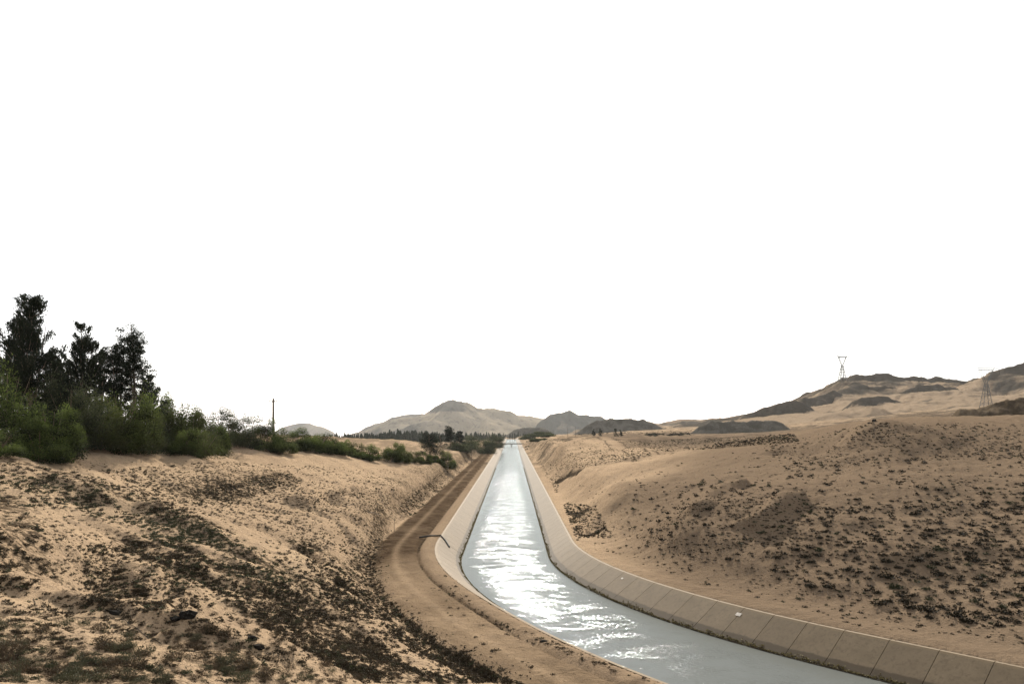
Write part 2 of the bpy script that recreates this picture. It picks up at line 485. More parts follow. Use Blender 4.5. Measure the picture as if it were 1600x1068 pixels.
# the far plain: level to 1500 m, on the left it then falls away gently
fall = sstep(1300, 1800, YG)
ZG = ZG * (1 - fall) + np.where(U < 0.12, -(np.maximum(YG, 1300) - 1300) * 0.016, 16.0 + np.clip(U - 0.12, 0, 0.6) * 60) * fall

class Caster:
    """first ground point seen along a photo pixel, from the ground grid itself"""
    def __init__(s):
        s.rows = np.where(YG[:, 0] > 9)[0]
        s.refresh()
    def refresh(s):
        s.u = XG[s.rows] / YG[s.rows]
        s.yproj = HZ + F * (CAMZ - ZG[s.rows]) / YG[s.rows]
        s.Y = YG[s.rows, 0]
    def hit(s, px, py):
        u = (np.asarray(px, float) - CX) / F; py = np.asarray(py, float)
        D = np.empty(len(u)); Z = np.empty(len(u))
        for i in range(len(u)):
            # columns fan out from slightly behind the eye, so look the column up row by row
            uc = u[i] * s.Y / np.maximum(s.Y + 4, 26.0)
            j = np.clip(np.searchsorted(uu, uc) - 1, 0, len(uu) - 2)
            t = (uc - uu[j]) / (uu[j + 1] - uu[j])
            z = ZG[s.rows, j] * (1 - t) + ZG[s.rows, j + 1] * t
            yp = HZ + F * (CAMZ - z) / s.Y
            k = np.argmax(yp <= py[i])
            if yp[k] > py[i]: k = len(yp) - 1
            if k > 0:
                q = np.clip((yp[k - 1] - py[i]) / (yp[k - 1] - yp[k] + 1e-9), 0, 1)
                D[i] = s.Y[k - 1] + q * (s.Y[k] - s.Y[k - 1]); Z[i] = z[k - 1] + q * (z[k] - z[k - 1])
            else: D[i], Z[i] = s.Y[k], z[k]
        return u * D, D, Z
cast = Caster()

def zat(X, Y):
    X = np.atleast_1d(np.asarray(X, float)); Y = np.atleast_1d(np.asarray(Y, float))
    Yr = yy
    i = np.clip(np.searchsorted(Yr, Y) - 1, 0, len(Yr) - 2)
    uc = X / np.maximum(Y + 4, 26.0)
    j = np.clip(np.searchsorted(uu, uc) - 1, 0, len(uu) - 2)
    a = np.clip((Y - Yr[i]) / (Yr[i + 1] - Yr[i]), 0, 1); b = np.clip((uc - uu[j]) / (uu[j + 1] - uu[j]), 0, 1)
    return (ZG[i, j] * (1 - a) + ZG[i + 1, j] * a) * (1 - b) + (ZG[i, j + 1] * (1 - a) + ZG[i + 1, j + 1] * a) * b

def ground_line(pix):
    x, y, z = cast.hit([p[0] for p in pix], [p[1] for p in pix]); return list(zip(x, y))

# gullies, banks and small crests: (course in the photo, width m, height m, darkness)
STROKES = [
 ([(1024,713),(985,717),(950,722),(910,731),(886,738),(872,748)], 2.6, -1.2, 0.75),  # gully's shadow band is also darkened in the ground colour
 ([(872,748),(875,775),(890,800),(905,815)], 1.8, -0.15, 0.25),
 ([(890,798),(915,798)], 1.6, -0.4, 0.75),
 ([(905,833),(940,826)], 1.6, -0.5, 0.95),
 ([(1082,802),(1110,780),(1140,764),(1170,760)], 1.6, 1.2, 0.15),
 ([(1170,830),(1210,800),(1232,782),(1260,778)], 1.7, 1.4, 0.15),
 ([(1210,702),(1240,708),(1275,706),(1330,690)], 2.2, -0.8, 0.35),
 ([(1300,705),(1340,680),(1366,660)], 3.0, 0.8, 0.25),
 ([(195,852),(165,885),(150,915),(150,945)], 1.1, -0.6, 0.3),
 ([(185,848),(240,850),(290,858)], 0.9, -0.3, 0.6),
 ([(215,930),(250,905),(278,885)], 0.7, 0.5, 0.35),
 ([(250,955),(290,930),(300,910)], 0.7, 0.5, 0.35),
 ([(200,905),(240,890),(262,878)], 0.6, 0.4, 0.3),
 ([(245,785),(290,800),(340,818)], 1.2, -0.9, 0.5),
 ([(340,706),(365,714),(395,722)], 2.4, -0.9, 0.3),
 ([(600,845),(585,880),(600,930),(650,985),(720,1035),(790,1064)], 1.3, -0.35, 0.45),
 ([(455,790),(520,775),(590,770),(640,775)], 1.5, 1.3, 0.25),
 ([(470,850),(510,880),(545,920)], 1.3, -1.0, 0.5),
 ([(530,905),(548,925)], 1.1, -0.4, 0.9),
 ([(230,842),(330,868),(420,905),(520,960),(610,1015)], 0.9, 0.55, 0.0),
 ([(120,805),(220,850),(310,890),(400,935),(480,985)], 0.9, 0.5, 0.0),
 ([(0,905),(90,935),(180,950),(330,988),(480,1035)], 0.8, 0.5, 0.0),
 ([(60,745),(160,775),(260,800),(330,838),(400,880)], 1.3, 0.8, 0.0),
 ([(500,800),(535,820),(560,850),(580,885)], 1.2, -0.8, 0.3),
 ([(640,810),(668,775),(700,745)], 1.3, -0.25, 0.35),
 ([(0,905),(60,925),(120,960),(260,985)], 1.0, -0.25, 0.15),
]
DARK = np.zeros_like(ZG)
near = (YG > 10) & (YG < 330) & (np.abs(U) < 0.9)
for pix, wd, hgt, dk in STROKES:
    pts = ground_line(pix)
    d, al = seg_dist(XG, YG, pts)
    d = d + 0.5 * wd * fbm(XG / (wd * 1.5), YG / (wd * 1.5), 3, 55)
    g = np.where(near, np.exp(-(d / wd) ** 2), 0) * sstep(0, 0.05, al) * sstep(0, 0.05, 1 - al) * sstep(10.6, 11.6, np.abs(DIST))
    ZG += hgt * g
    DARK = np.maximum(DARK, dk * np.where(near, np.exp(-(np.maximum(d, 0) / (wd * 0.8)) ** 2), 0))
cast.refresh()

# masks on the ground
VEG = np.zeros_like(ZG)
for pix, wd, v in [
  ([(0,715),(130,748),(270,795),(400,868),(470,905)], 4.5, 0.6),
  ([(200,850),(300,868),(420,935),(560,1010),(680,1060)], 2.6, 0.68),
  ([(0,780),(30,830),(40,890)], 3.5, 0.62),
  ([(0,1000),(120,1030),(240,1060)], 3.0, 0.6),
  ([(290,770),(380,750),(450,745)], 6.0, 0.6),
  ([(600,760),(660,735),(700,728)], 7.0, 0.5),
  ([(620,800),(680,750),(740,705)], 3.0, 0.62),
  ([(600,850),(590,900),(650,980),(760,1050)], 2.6, 0.72),
  ([(480,850),(560,900),(600,960)], 4.0, 0.62),
  ([(470,900),(540,980),(640,1060)], 4.0, 0.5),
  ([(600,800),(585,850),(560,890)], 2.6, 0.65),
  ([(520,800),(560,815),(600,800),(640,775)], 3.5, 0.5),
  ([(900,720),(960,700),(1000,700)], 9.0, 0.5),
  ([(845,705),(850,720),(870,750)], 5.0, 0.45),
  ([(1180,700),(1280,690),(1360,662)], 7.0, 0.25),
  ([(1100,790),(1060,830),(1000,830)], 4.0, 0.18),
  ([(1440,680),(1520,680),(1600,675)], 9.0, 0.25),
  ([(900,790),(930,815),(960,850)], 2.6, 0.35)]:
    d, al = seg_dist(XG, YG, ground_line(pix))
    VEG = np.maximum(VEG, v * np.where((YG > 10) & (YG < 700), np.exp(-(d / wd) ** 2), 0))
VEG = VEG + 0.12 * fbm(XG / 9, YG / 9, 3, 90) + 0.06
VEG = np.where((DIST > 9) & (YG < 400), VEG * 0.35 - 0.05, VEG)
FAR = sstep(170, 420, YG) * (0.55 + 0.45 * sstep(-0.3, 0.4, fbm(XG / 90, YG / 260, 3, 21)))
aD = -DIST
wob = 0.45 * fbm(XG / 2.5, YG / 2.5, 3, 63)
ROAD = sstep(12.5, 13.0, aD + wob) * (1 - sstep(18.4, 19.6, aD + wob)) * (YG > 10)
ROAD *= 0.5 + 0.5 * sstep(88, 120, YG) + 0.18 * fbm(XG / 6, YG / 6, 2, 31)
ROAD = np.maximum(ROAD, 0.9 * np.exp(-((aD - 12.75 + wob * 0.3) / 0.28) ** 2) * (YG > 70))
ROAD *= 1 - 0.35 * np.exp(-((aD - 15.9) / 0.5) ** 2)
# the branch track over the dune on the right
tr = ground_line([(1030,712),(1000,706),(960,692),(932,681),(922,677)])
d_tr, _ = seg_dist(XG, YG, tr)
m_tr = np.where((YG > 180) & (YG < 900), 1 - sstep(1.6, 2.6, d_tr), 0)
FAR *= 1 - m_tr; VEG -= m_tr * 0.6; DARK *= 1 - m_tr
DARK = np.maximum(DARK, (0.5 + 0.4 * fbm(XG / 4, YG / 4, 3, 19)) * np.exp(-((aD - 12.75 + wob * 0.3) / 0.32) ** 2) * (YG > 66))
DARK = np.maximum(DARK, 0.6 * np.where((YG > 180) & (YG < 700) , np.exp(-((d_tr - 3.4) / 0.8) ** 2), 0))
VEG = np.where(np.abs(DIST) < 19.0, np.minimum(VEG, np.where(DIST < 0, 0.10, 0.25)), VEG)

BROWN = 0.85 * sstep(4, 26, XG + 10 * fbm(XG / 30, YG / 30, 3, 71) - 30 * sstep(110, 200, YG)) * (1 - sstep(500, 900, YG)) * (YG > 0)  # right slope's shade and corner falloff painted in as browner sand
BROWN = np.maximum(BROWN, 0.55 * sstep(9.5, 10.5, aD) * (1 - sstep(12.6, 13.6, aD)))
ny, nx = ZG.shape
V = np.stack([XG, YG, ZG], -1).reshape(-1, 3)
ii = np.arange(ny * nx).reshape(ny, nx)
Q = np.stack([ii[:-1, :-1], ii[:-1, 1:], ii[1:, 1:], ii[1:, :-1]], -1).reshape(-1, 4)
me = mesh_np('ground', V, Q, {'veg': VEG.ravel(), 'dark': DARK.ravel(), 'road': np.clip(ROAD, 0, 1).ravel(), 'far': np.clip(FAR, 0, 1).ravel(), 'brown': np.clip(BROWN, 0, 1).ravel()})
tag(link('ground', me, M_ground, smooth=True), 'rolling sand with scattered scrub on both sides of the canal', kind='structure')

# water
ss = np.concatenate([np.linspace(-1125, -200, 60)[:-1], np.linspace(-200, LARC + 150, 180)])
dd = np.linspace(-7.0, 7.0, 15)
wv = []; mid = []
for s in ss:
    p, nn = canal_at(s)
    for d in dd:
        q = p + nn * (d if d >= 0 else d * (1 + float(min(widen(s), 6.0)) / 7.0)); wv.append((q[0], q[1], 0.0)); mid.append(1 - max(0, (abs(d) - 3.2) / 3.4))
k = len(dd); iw = np.arange(len(wv)).reshape(-1, k)
me = mesh_np('water', wv, np.stack([iw[:-1, :-1], iw[1:, :-1], iw[1:, 1:], iw[:-1, 1:]], -1).reshape(-1, 4), {'mid': np.clip(mid, 0, 1)})
tag(link('water', me, M_water, smooth=True), 'rippled grey-blue water glittering along the canal', kind='structure')

# ------------------------------------------------------------------ concrete lining, panel by panel
LP = LARC / 17.0
GAP = 0.055
def panel_mesh(name, side, arc):
    """one slab; local origin on the centre line at the slab's middle, local +x towards the +d side, local y against s"""
    prof = [(5.2, -0.9), (TOPD, TOPZ + 0.02), (TOPD + 0.32, TOPZ + 0.03), (TOPD + 0.32, TOPZ - 0.25), (TOPD + 0.02, TOPZ - 0.26), (5.35, -1.12)]
    vs = []
    for e in (-1, 1):
        for d, z in prof:
            dd_ = side * d
            L = (LP - GAP) / 2
            if arc:
                a = e * L / R
                rr = R - dd_
                vs.append((R - rr * math.cos(a), rr * math.sin(a), z))
            else: vs.append((dd_, e * L, z))
    n = len(prof)
    fs = [(i, (i + 1) % n, n + (i + 1) % n, n + i) for i in range(n)] + [tuple(reversed(range(n))), tuple(range(n, 2 * n))]
    me = bpy.data.meshes.new(name); me.from_pydata(vs, [], fs); me.update(); me.materials.append(M_conc if side < 0 else M_conc_shaded); return me
PM = {(sd_, a): panel_mesh('concrete_panel', sd_, a) for sd_ in (-1, 1) for a in (False, True)}
def flared_panel(kk):
    """left slab on the near stretch, where the canal widens"""
    prof = [(5.2, -0.9), (TOPD, TOPZ + 0.02), (TOPD + 0.32, TOPZ + 0.03), (TOPD + 0.32, TOPZ - 0.25), (TOPD + 0.02, TOPZ - 0.26), (5.35, -1.12)]
    vs = []
    o0, _ = canal_at((kk + 0.5) * LP)
    for e in (-1, 1):
        s_ = (kk + 0.5) * LP + e * (LP - GAP) / 2
        p, n_ = canal_at(s_); ex = float(min(widen(s_), 6.0))
        for d, z in prof:
            q = p - n_ * (d + ex); vs.append((q[0] - o0[0], q[1] - o0[1], z))
    n = len(prof)
    fs = [(i, n + i, n + (i + 1) % n, (i + 1) % n) for i in range(n)] + [tuple(range(n)), tuple(reversed(range(n, 2 * n)))]
    me = bpy.data.meshes.new('concrete_panel'); me.from_pydata(vs, [], fs); me.update(); me.materials.append(M_conc); return me, (o0[0], o0[1], 0.0)
def panel_frame(s):
    p, n = canal_at(s); return (p[0], p[1], 0.0), math.atan2(n[1], n[0])

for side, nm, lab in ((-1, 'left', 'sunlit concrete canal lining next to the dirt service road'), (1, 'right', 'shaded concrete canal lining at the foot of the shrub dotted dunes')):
    root = empty('canal_lining', (0, 0, 0))
    tag(root, lab, 'canal lining')
    for kk in range(-62, 17 + 16):
        s = (kk + 0.5) * LP
        loc, rz = panel_frame(s)
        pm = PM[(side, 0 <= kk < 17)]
        if side < 0 and kk >= 0: (pm, loc), rz = flared_panel(kk), 0.0
        o = bpy.data.objects.new('concrete_panel', pm)
        COL.objects.link(o); o.parent = root; o.location = loc; o.rotation_euler = (0, 0, rz)
    # beyond: slabs too small to pick out one by one
    src = np.array([v.co[:] for v in PM[(side, False)].vertices])
    polys = [tuple(p.vertices) for p in PM[(side, False)].polygons]
    vs, fs = [], []
    for kk in range(-284, -62):
        b = len(vs); c = 124.0 - (kk + 0.5) * LP
        vs += [(x - 1.05, y + c, z) for x, y, z in src]; fs += [tuple(i + b for i in f) for f in polys]
    me = bpy.data.meshes.new('distant_slabs'); me.from_pydata(vs, [], fs); me.update()
    tag(link('distant_slabs', me, M_conc if side < 0 else M_conc_shaded, root), kind='stuff')
LINING_RIGHT = root

# paint patches on the right lining, near the coping
for kk in (14, 8.3):
    s = kk * LP; p, n = canal_at(s); big = 1.0 if kk == 14 else 0.6
    mb = MB()
    q = p + n * 9.35; zz = (9.35 - HALF) / (TOPD - HALF) * TOPZ
    t = np.array([-n[1], n[0]])
    sl_ = math.atan2(TOPZ, TOPD - HALF)
    rot = Matrix.Rotation(math.atan2(n[1], n[0]), 3, 'Z') @ Matrix.Rotation(-sl_, 3, 'Y')
    mb.box((q[0], q[1], zz + 0.03), (0.4 * big, 0.6 * big, 0.02), rot)
    link('paint_patch', mb.mesh('paint_patch'), M_white, LINING_RIGHT)

# ------------------------------------------------------------------ hills, mountains and heaps
def make_range(name, ridges, px0, px1, nu, D0, D1, nd, base, mat, kind='structure', label=None, rough=0.06, nscale=None, rockfn=None, flat=False):
    u = (np.linspace(px0, px1, nu) - CX) / F
    D = np.linspace(D0, D1, nd)
    Ug, Dg = np.meshgrid(u, D); X = Ug * Dg; px = Ug * F + CX
    ns = nscale or (D1 - D0) / 6
    wx = X + ns * 0.35 * fbm(X / ns * 0.8, Dg / ns * 0.8, 3, 12); 
    wD = Dg + ns * 0.30 * fbm(X / ns, Dg / ns, 4, 13)
    wpx = px + (ns * 0.10 * fbm(X / ns * 2, Dg / ns * 2, 3, 14)) * F / Dg
    Z = np.full(X.shape, -1e9); FACE_DARK = np.zeros(X.shape)
    for r in ridges:
        P = np.array(r['pts'], float)
        Dc = np.interp(wpx, P[:, 0], np.broadcast_to(np.asarray(r['D'], float), (len(P),)))
        py = np.interp(wpx, P[:, 0], P[:, 1])
        zc = CAMZ - (py - HZ) * Dc / F
        side = np.maximum(P[0, 0] - wpx, 0) + np.maximum(wpx - P[-1, 0], 0)
        sf = np.interp(wpx, P[:, 0], np.broadcast_to(np.asarray(r.get('sf', 0.4), float), (len(P),)))
        sb = r.get('sb', 0.4)
        dz = wD - Dc
        e = r.get('round', ns * 0.06)
        rk = np.interp(wpx, P[:, 0], np.broadcast_to(np.asarray(r.get('rock', 0.0), float), (len(P),))) * (dz < r.get('rockin', 2))  # extra dark tone on the ridge's viewer-facing slope
        z = zc - np.where(dz < 0, sf, sb) * (np.sqrt(dz * dz + e * e) - e) - side * Dc / F * r.get('ss', 0.5)
        if 'top' in r: z = np.minimum(z, zc)
        FACE_DARK = np.where(z > Z, rk, FACE_DARK)
        Z = np.maximum(Z, z)
    hgt = np.clip(Z - base, 0, None)
    rid = 1 - 2 * np.abs(fbm(X / ns * 1.6, Dg / ns * 1.1, 5, 23))
    Z = Z + rough * np.minimum(hgt, ns) * (rid - 0.5) + rough * 0.5 * ns * 0.2 * fbm(X / ns * 5, Dg / ns * 5, 4, 33) * np.clip(hgt / (ns * 0.2), 0, 1)
    Z = np.maximum(Z, base - 6)
    rock = rockfn(px, Z, Dg) if rockfn else np.zeros_like(Z) + 0.5
    rock = rock + FACE_DARK
    ny_, nx_ = Z.shape
    V = np.stack([X, Dg, Z], -1).reshape(-1, 3); ii = np.arange(ny_ * nx_).reshape(ny_, nx_)
    Q = np.stack([ii[:-1, :-1], ii[:-1, 1:], ii[1:, 1:], ii[1:, :-1]], -1).reshape(-1, 4)
    keep = (Z.ravel()[Q] > base - 5.5).any(1)
    me = mesh_np(name, V, Q[keep], {'rock': rock.ravel()})
    o = link(name, me, mat, smooth=not flat)
    return tag(o, label, kind=kind)

M_mtn = mat_hill('mountain_sand_and_rock', (0.209, 0.173, 0.124), (0.055, 0.051, 0.043), scale=0.004)
M_mtn2 = mat_hill('grey_mountain_rock', (0.175, 0.148, 0.112), (0.078, 0.074, 0.063), scale=0.006)
M_rhill = mat_hill('dune_hill_sand', (0.205, 0.154, 0.106), (0.056, 0.047, 0.037), scale=0.02)
M_heap = mat_hill('grey_gravel_heap', (0.100, 0.090, 0.074), (0.068, 0.061, 0.050), scale=0.08)
M_soil = mat_hill('brown_soil_heap', (0.105, 0.080, 0.055), (0.050, 0.038, 0.026), scale=0.25)

make_range('mountain', [
  dict(pts=[(500,700),(540,683),(560,674),(590,664),(620,655),(645,652),(662,645),(680,634),(695,624),(708,619),(722,623),(745,631),(765,637),(785,645),(805,650),(840,651),(870,652),(900,662),(940,672),(1000,690)], D=4300, sf=0.42, sb=0.4, round=12),
  dict(pts=[(560,690),(600,676),(640,664),(680,655),(700,660),(730,690)], D=3900, sf=0.55, round=15, rock=.15),
  dict(pts=[(700,690),(740,668),(765,655),(790,660),(840,672),(880,690)], D=3900, sf=0.30, round=15),
  ], 470, 1040, 360, 3000, 5200, 150, -70, M_mtn, label='broad sandy mountain with a dark rocky summit beyond the canal', rough=0.16, nscale=420,
  rockfn=lambda px, Z, D: 0.28 + 0.5 * np.exp(-((px - 702) / 40) ** 2) * sstep(70, 115, Z) + 0.16 * sstep(660, 560, px))
make_range('mountain', [
  dict(pts=[(520,690),(560,676),(590,662),(615,654),(640,648),(660,647),(690,652),(740,680)], D=5600, sf=0.5, round=25)],
  500, 760, 150, 5000, 6200, 60, -90, M_mtn2, label='hazy grey shoulder behind the left flank of the sandy mountain', rough=0.12, nscale=500)
make_range('mountain', [
  dict(rock=.12, pts=[(826,690),(846,664),(862,650),(876,644),(890,643),(905,646),(916,645),(930,651),(950,658),(985,668),(1020,690)], D=3500, sf=0.62, round=12)],
  800, 1040, 200, 3050, 3900, 90, -60, M_mtn2, label='grey mountain right of the canal with steep shaded face', rough=0.12, nscale=260)
make_range('mountain', [
  dict(pts=[(410,700),(430,676),(445,666),(465,661),(482,661),(500,666),(516,674),(530,684),(545,700)], D=7000, sf=0.5, round=40)],
  400, 560, 100, 6200, 7800, 60, -120, M_mtn2, label='low rounded pale hill far off behind the left bushes', rough=0.05, nscale=600)
make_range('hill', [
  dict(pts=[(860,690),(900,672),(940,663),(965,659),(1000,657),(1030,660),(1060,656),(1110,653),(1140,655),(1200,660)], D=2000, sf=0.22, round=12)],
  840, 1260, 220, 1500, 2300, 70, 5, M_rhill, label='low brown ridge on the horizon behind the grey heaps', rough=0.12, nscale=120,
  rockfn=lambda px, Z, D: 0.5 + 0 * Z)
make_range('hill', [
  dict(pts=[(1060,665),(1110,656),(1160,648),(1185,643),(1210,634),(1250,618),(1290,601),(1312,591),(1345,586),(1385,583),(1420,589),(1450,592),(1480,589),(1505,591),(1540,589),(1600,588),(1760,575)], D=1350,
       rock=[.1,.1,.1,.1,.05,.05,.05,.12,.3,.35,.35,.3,.3,.25,.15,0,0], sf=[.25,.25,.25,.22,.22,.2,.2,.3,.6,.7,.7,.65,.6,.5,.35,.2,.2], round=6),
  dict(rock=.3, pts=[(1236,634),(1256,623),(1280,615),(1304,611),(1320,619),(1340,634)], D=1130, sf=0.75, sb=0.12, round=2),
  dict(rock=.3, pts=[(1150,656),(1167,647),(1200,635),(1232,625),(1255,629),(1285,646)], D=1020, sf=0.75, sb=0.10, round=2),
  dict(rock=.3, pts=[(1305,612),(1335,603),(1360,600),(1390,604),(1425,611)], D=1200, sf=0.75, sb=0.12, round=2),
  dict(rock=.3, pts=[(1400,612),(1432,601),(1460,600),(1490,607),(1520,622)], D=1150, sf=0.7, sb=0.12, round=3),
  dict(rock=.25, pts=[(1330,632),(1350,622),(1375,618),(1400,623),(1430,632)], D=980, sf=0.7, sb=0.1, round=2),
  dict(pts=[(1290,646),(1330,640),(1360,634),(1380,638),(1400,648)], D=820, sf=0.4, sb=0.1, round=3),
  dict(rock=[0,.1,.12,.12,.12,.12], pts=[(1530,590),(1555,581),(1575,575),(1600,569),(1660,555),(1760,545)], D=1180, sf=[.3,.4,.45,.45,.4,.4], sb=0.2, round=3),
  dict(pts=[(1180,652),(1240,641),(1300,631),(1350,624),(1420,616),(1500,611),(1540,612)], D=1075, sf=0.12, sb=0.3, round=4),
  dict(pts=[(1120,659),(1180,652),(1240,647),(1290,643),(1340,640),(1400,640)], D=960, sf=0.08, sb=0.3, round=4),
  dict(pts=[(1310,600),(1350,597),(1400,598),(1450,599),(1500,600)], D=1260, sf=0.2, sb=0.3, round=4),
  dict(pts=[(1050,668),(1150,664),(1250,655),(1330,645),(1420,632),(1520,622),(1600,617),(1760,600)], D=980, sf=0.09, sb=0.02, round=10),
  ], 1040, 1780, 460, 560, 1700, 240, 12, M_rhill, label='dune hills with dark steep faces under the two pylons', rough=0.10, nscale=70,
  rockfn=lambda px, Z, D: 0.36 + 0.14 * sstep(1060, 1200, D))
make_range('gravel_heap', [
  dict(pts=[(1076,678),(1092,665),(1104,659),(1112,657),(1160,657),(1212,657),(1222,661),(1240,675)], D=620, sf=0.72, sb=0.7, top=1, round=0.5)],
  1066, 1250, 180, 570, 700, 60, 10, M_heap, label='long flat topped grey gravel heap on the plain', rough=0.10, nscale=14)
make_range('gravel_heap', [
  dict(pts=[(900,676),(918,664),(935,656),(950,654),(990,654),(1005,655),(1030,666),(1050,672)], D=1100, sf=0.6, sb=0.6, top=1, round=1)],
  890, 1065, 150, 1000, 1250, 60, 5, M_heap, label='dark grey flat topped heap left of the brown ridge', rough=0.08, nscale=25)
make_range('gravel_heap', [
  dict(pts=[(790,680),(806,670),(820,667),(848,667),(866,678)], D=1600, sf=0.6, sb=0.6, top=1, round=1)],
  780, 880, 100, 1480, 1760, 50, -10, M_heap, label='small grey heap behind the far end of the canal', rough=0.06, nscale=30)
make_range('soil_heap', [
  dict(pts=[(1468,662),(1482,652),(1500,642),(1512,636),(1530,633),(1550,631),(1562,627),(1585,625),(1604,620),(1650,612),(1750,610)], D=205, sf=0.75, sb=0.6, top=1, round=0.6)],
  1455, 1790, 260, 180, 240, 90, 15, M_soil, label='rough brown soil heap at the right edge', rough=0.13, nscale=9)

# ------------------------------------------------------------------ foliage builders
def leaves(C, Dr, L, W, tint):
    """rhombic leaves: centres, directions, lengths, widths -> V, F, tint per vertex"""
    n = len(C)
    Dr = Dr / (np.linalg.norm(Dr, axis=1, keepdims=True) + 1e-9)
    r = rng.normal(size=(n, 3)); Sd = np.cross(Dr, r); Sd /= np.linalg.norm(Sd, axis=1, keepdims=True) + 1e-9
    L = np.broadcast_to(L, (n,))[:, None]; W = np.broadcast_to(W, (n,))[:, None]
    a = C - Dr * L / 2; b = C + Sd * W / 2; c = C + Dr * L / 2; d = C - Sd * W / 2
    V = np.stack([a, b, c, d], 1).reshape(-1, 3)
    return V, np.arange(4 * n).reshape(n, 4), np.repeat(tint, 4)

def unit(n):
    v = rng.normal(size=(n, 3)); return v / np.linalg.norm(v, axis=1, keepdims=True)

def bush_mesh(rx, ry, h, nl, leaf, lumps=16, up=0.3, loose=0.18):
    lc = []
    for i in range(lumps):
        a = rng.uniform(0, 2 * math.pi); q = math.sqrt(rng.uniform(0, 1)) * 0.80
        zt = math.sqrt(max(0, 1 - q * q)) * rng.uniform(0.08, 0.84)
        if i % 5 < 2: zt *= 0.35; q = math.sqrt(q)
        lc.append((math.cos(a) * q * rx, math.sin(a) * q * ry, zt * h, rng.uniform(0.27, 0.42), rng.uniform(0, 1) ** 1.5))
    lc = np.array(lc)
    k = rng.integers(0, lumps, nl)
    dirs = unit(nl); dirs[:, 2] = np.where(rng.random(nl) < 0.7, np.abs(dirs[:, 2]), dirs[:, 2])
    rr = (rng.random(nl) ** 0.45) * (1 + loose * rng.normal(size=nl))
    sc = lc[k, 3][:, None] * np.array([rx, ry, h * 0.8])
    C = lc[k, :3] + dirs * rr[:, None] * sc
    C[:, 2] = np.abs(C[:, 2]) * 1.0
    D = dirs + 0.7 * rng.normal(size=(nl, 3)); D[:, 2] += up
    t = np.clip(-0.12 + 0.65 * lc[k, 4] + 0.45 * (rng.random(nl) - 0.4) + 0.5 * dirs[:, 2] * rr, 0, 1)  # upper outer leaves tinted lighter, inner darker: highlight and shade in the tint
    return leaves(C, D, leaf * rng.uniform(0.7, 1.5, nl), leaf * 0.5 * rng.uniform(0.7, 1.3, nl), t)

def add_foliage(name, parts, mat, parent):
    V = np.concatenate([p[0] for p in parts]); T = np.concatenate([p[2] for p in parts])
    off = 0; Fs = []
    for p in parts: Fs.append(p[1] + off); off += len(p[0])
    return link(name, mesh_np(name, V, np.concatenate(Fs), {'tint': T}), mat, parent)

def make_bush(name, loc, rx, h, nl, leaf, label, mat, group=None, lumps=16, loose=0.18, cat='bush', ry=None):
    r = empty(name, loc, rng.uniform(0, 6.28))
    tag(r, label, cat, group)
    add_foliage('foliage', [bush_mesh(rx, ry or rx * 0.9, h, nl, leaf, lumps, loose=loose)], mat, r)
    mb = MB()
    for i in range(7):
        a = rng.uniform(0, 6.28); q = rx * rng.uniform(0.25, 0.6)
        mb.tube([(0.1 * math.cos(a), 0.1 * math.sin(a), -0.3), (q * 0.4 * math.cos(a), q * 0.4 * math.sin(a), h * 0.35), (q * math.cos(a), q * math.sin(a), h * 0.75)], [0.09, 0.06, 0.02], 5)
    link('stem', mb.mesh('stem'), M_bark, r)
    return r

def make_conifer(loc, h, rad, label, seed_plume=1.0, nb=80, per=110, mat=None, leaf=0.42, group=None, bare=0.03, leaders=3):
    r = empty('conifer_tree', loc, 0)
    tag(r, label, 'tree', group)
    mb = MB(); parts = []
    lead = [(0, 0, h)] + [(rng.uniform(-.45, .45) * rad, rng.uniform(-.45, .45) * rad, h * rng.uniform(0.72, 0.92)) for _ in range(leaders - 1)]
    for li, (lx, ly, lz) in enumerate(lead):
        mb.tube([(0, 0, -0.5), (lx * 0.25, ly * 0.25, lz * 0.4), (lx, ly, lz)], [0.30 if li == 0 else 0.18, 0.16, 0.03], 7)
    C, D, T = [], [], []
    for i in range(nb):
        lx, ly, lz = lead[rng.integers(0, leaders) if rng.random() < 0.6 else 0]
        f = bare + (1 - bare) * rng.random() ** 0.9
        z0 = lz * f; k = f
        bx, by = lx * k * k, ly * k * k
        a = rng.uniform(0, 2 * math.pi)
        ln = rad * (1 - f) ** 0.85 * rng.uniform(0.5, 1.15) + rad * 0.10
        rise = ln * rng.uniform(0.75, 1.25) * (0.35 + 1.0 * f)
        p0 = np.array([bx, by, z0]); p1 = p0 + np.array([math.cos(a) * ln * 0.6, math.sin(a) * ln * 0.6, rise * 0.25]); p2 = p0 + np.array([math.cos(a) * ln, math.sin(a) * ln, rise])
        mb.tube([p0, p1, p2], [0.05, 0.035, 0.012], 4, cap=False)
        n = int(per * (0.5 + 0.8 * ln / rad))
        t = rng.random(n) ** 0.75
        t = 0.12 + 0.9 * t
        q = (1 - t)[:, None] ** 2 * p0 + (2 * t * (1 - t))[:, None] * p1 + (t ** 2)[:, None] * p2
        tang = (p2 - p1) * t[:, None] + (p1 - p0) * (1 - t)[:, None]
        tang /= np.linalg.norm(tang, axis=1, keepdims=True) + 1e-9
        spread = 0.07 * rad * (1.2 - 0.75 * t)[:, None]
        C.append(q + rng.normal(size=(n, 3)) * spread * np.array([1, 1, 0.7])); D.append(tang + 0.45 * rng.normal(size=(n, 3)) + np.array([0, 0, 0.25]))
        T.append(np.clip(rng.uniform(0.1, 0.6) + 0.3 * (rng.random(n) - 0.5), 0, 1))
    C, D, T = np.concatenate(C), np.concatenate(D), np.concatenate(T)
    add_foliage('crown', [leaves(C, D, leaf * rng.uniform(0.6, 1.4, len(C)), leaf * 0.30, T)], mat or M_conifer, r)
    link('trunk', mb.mesh('trunk'), M_bark, r)
    return r

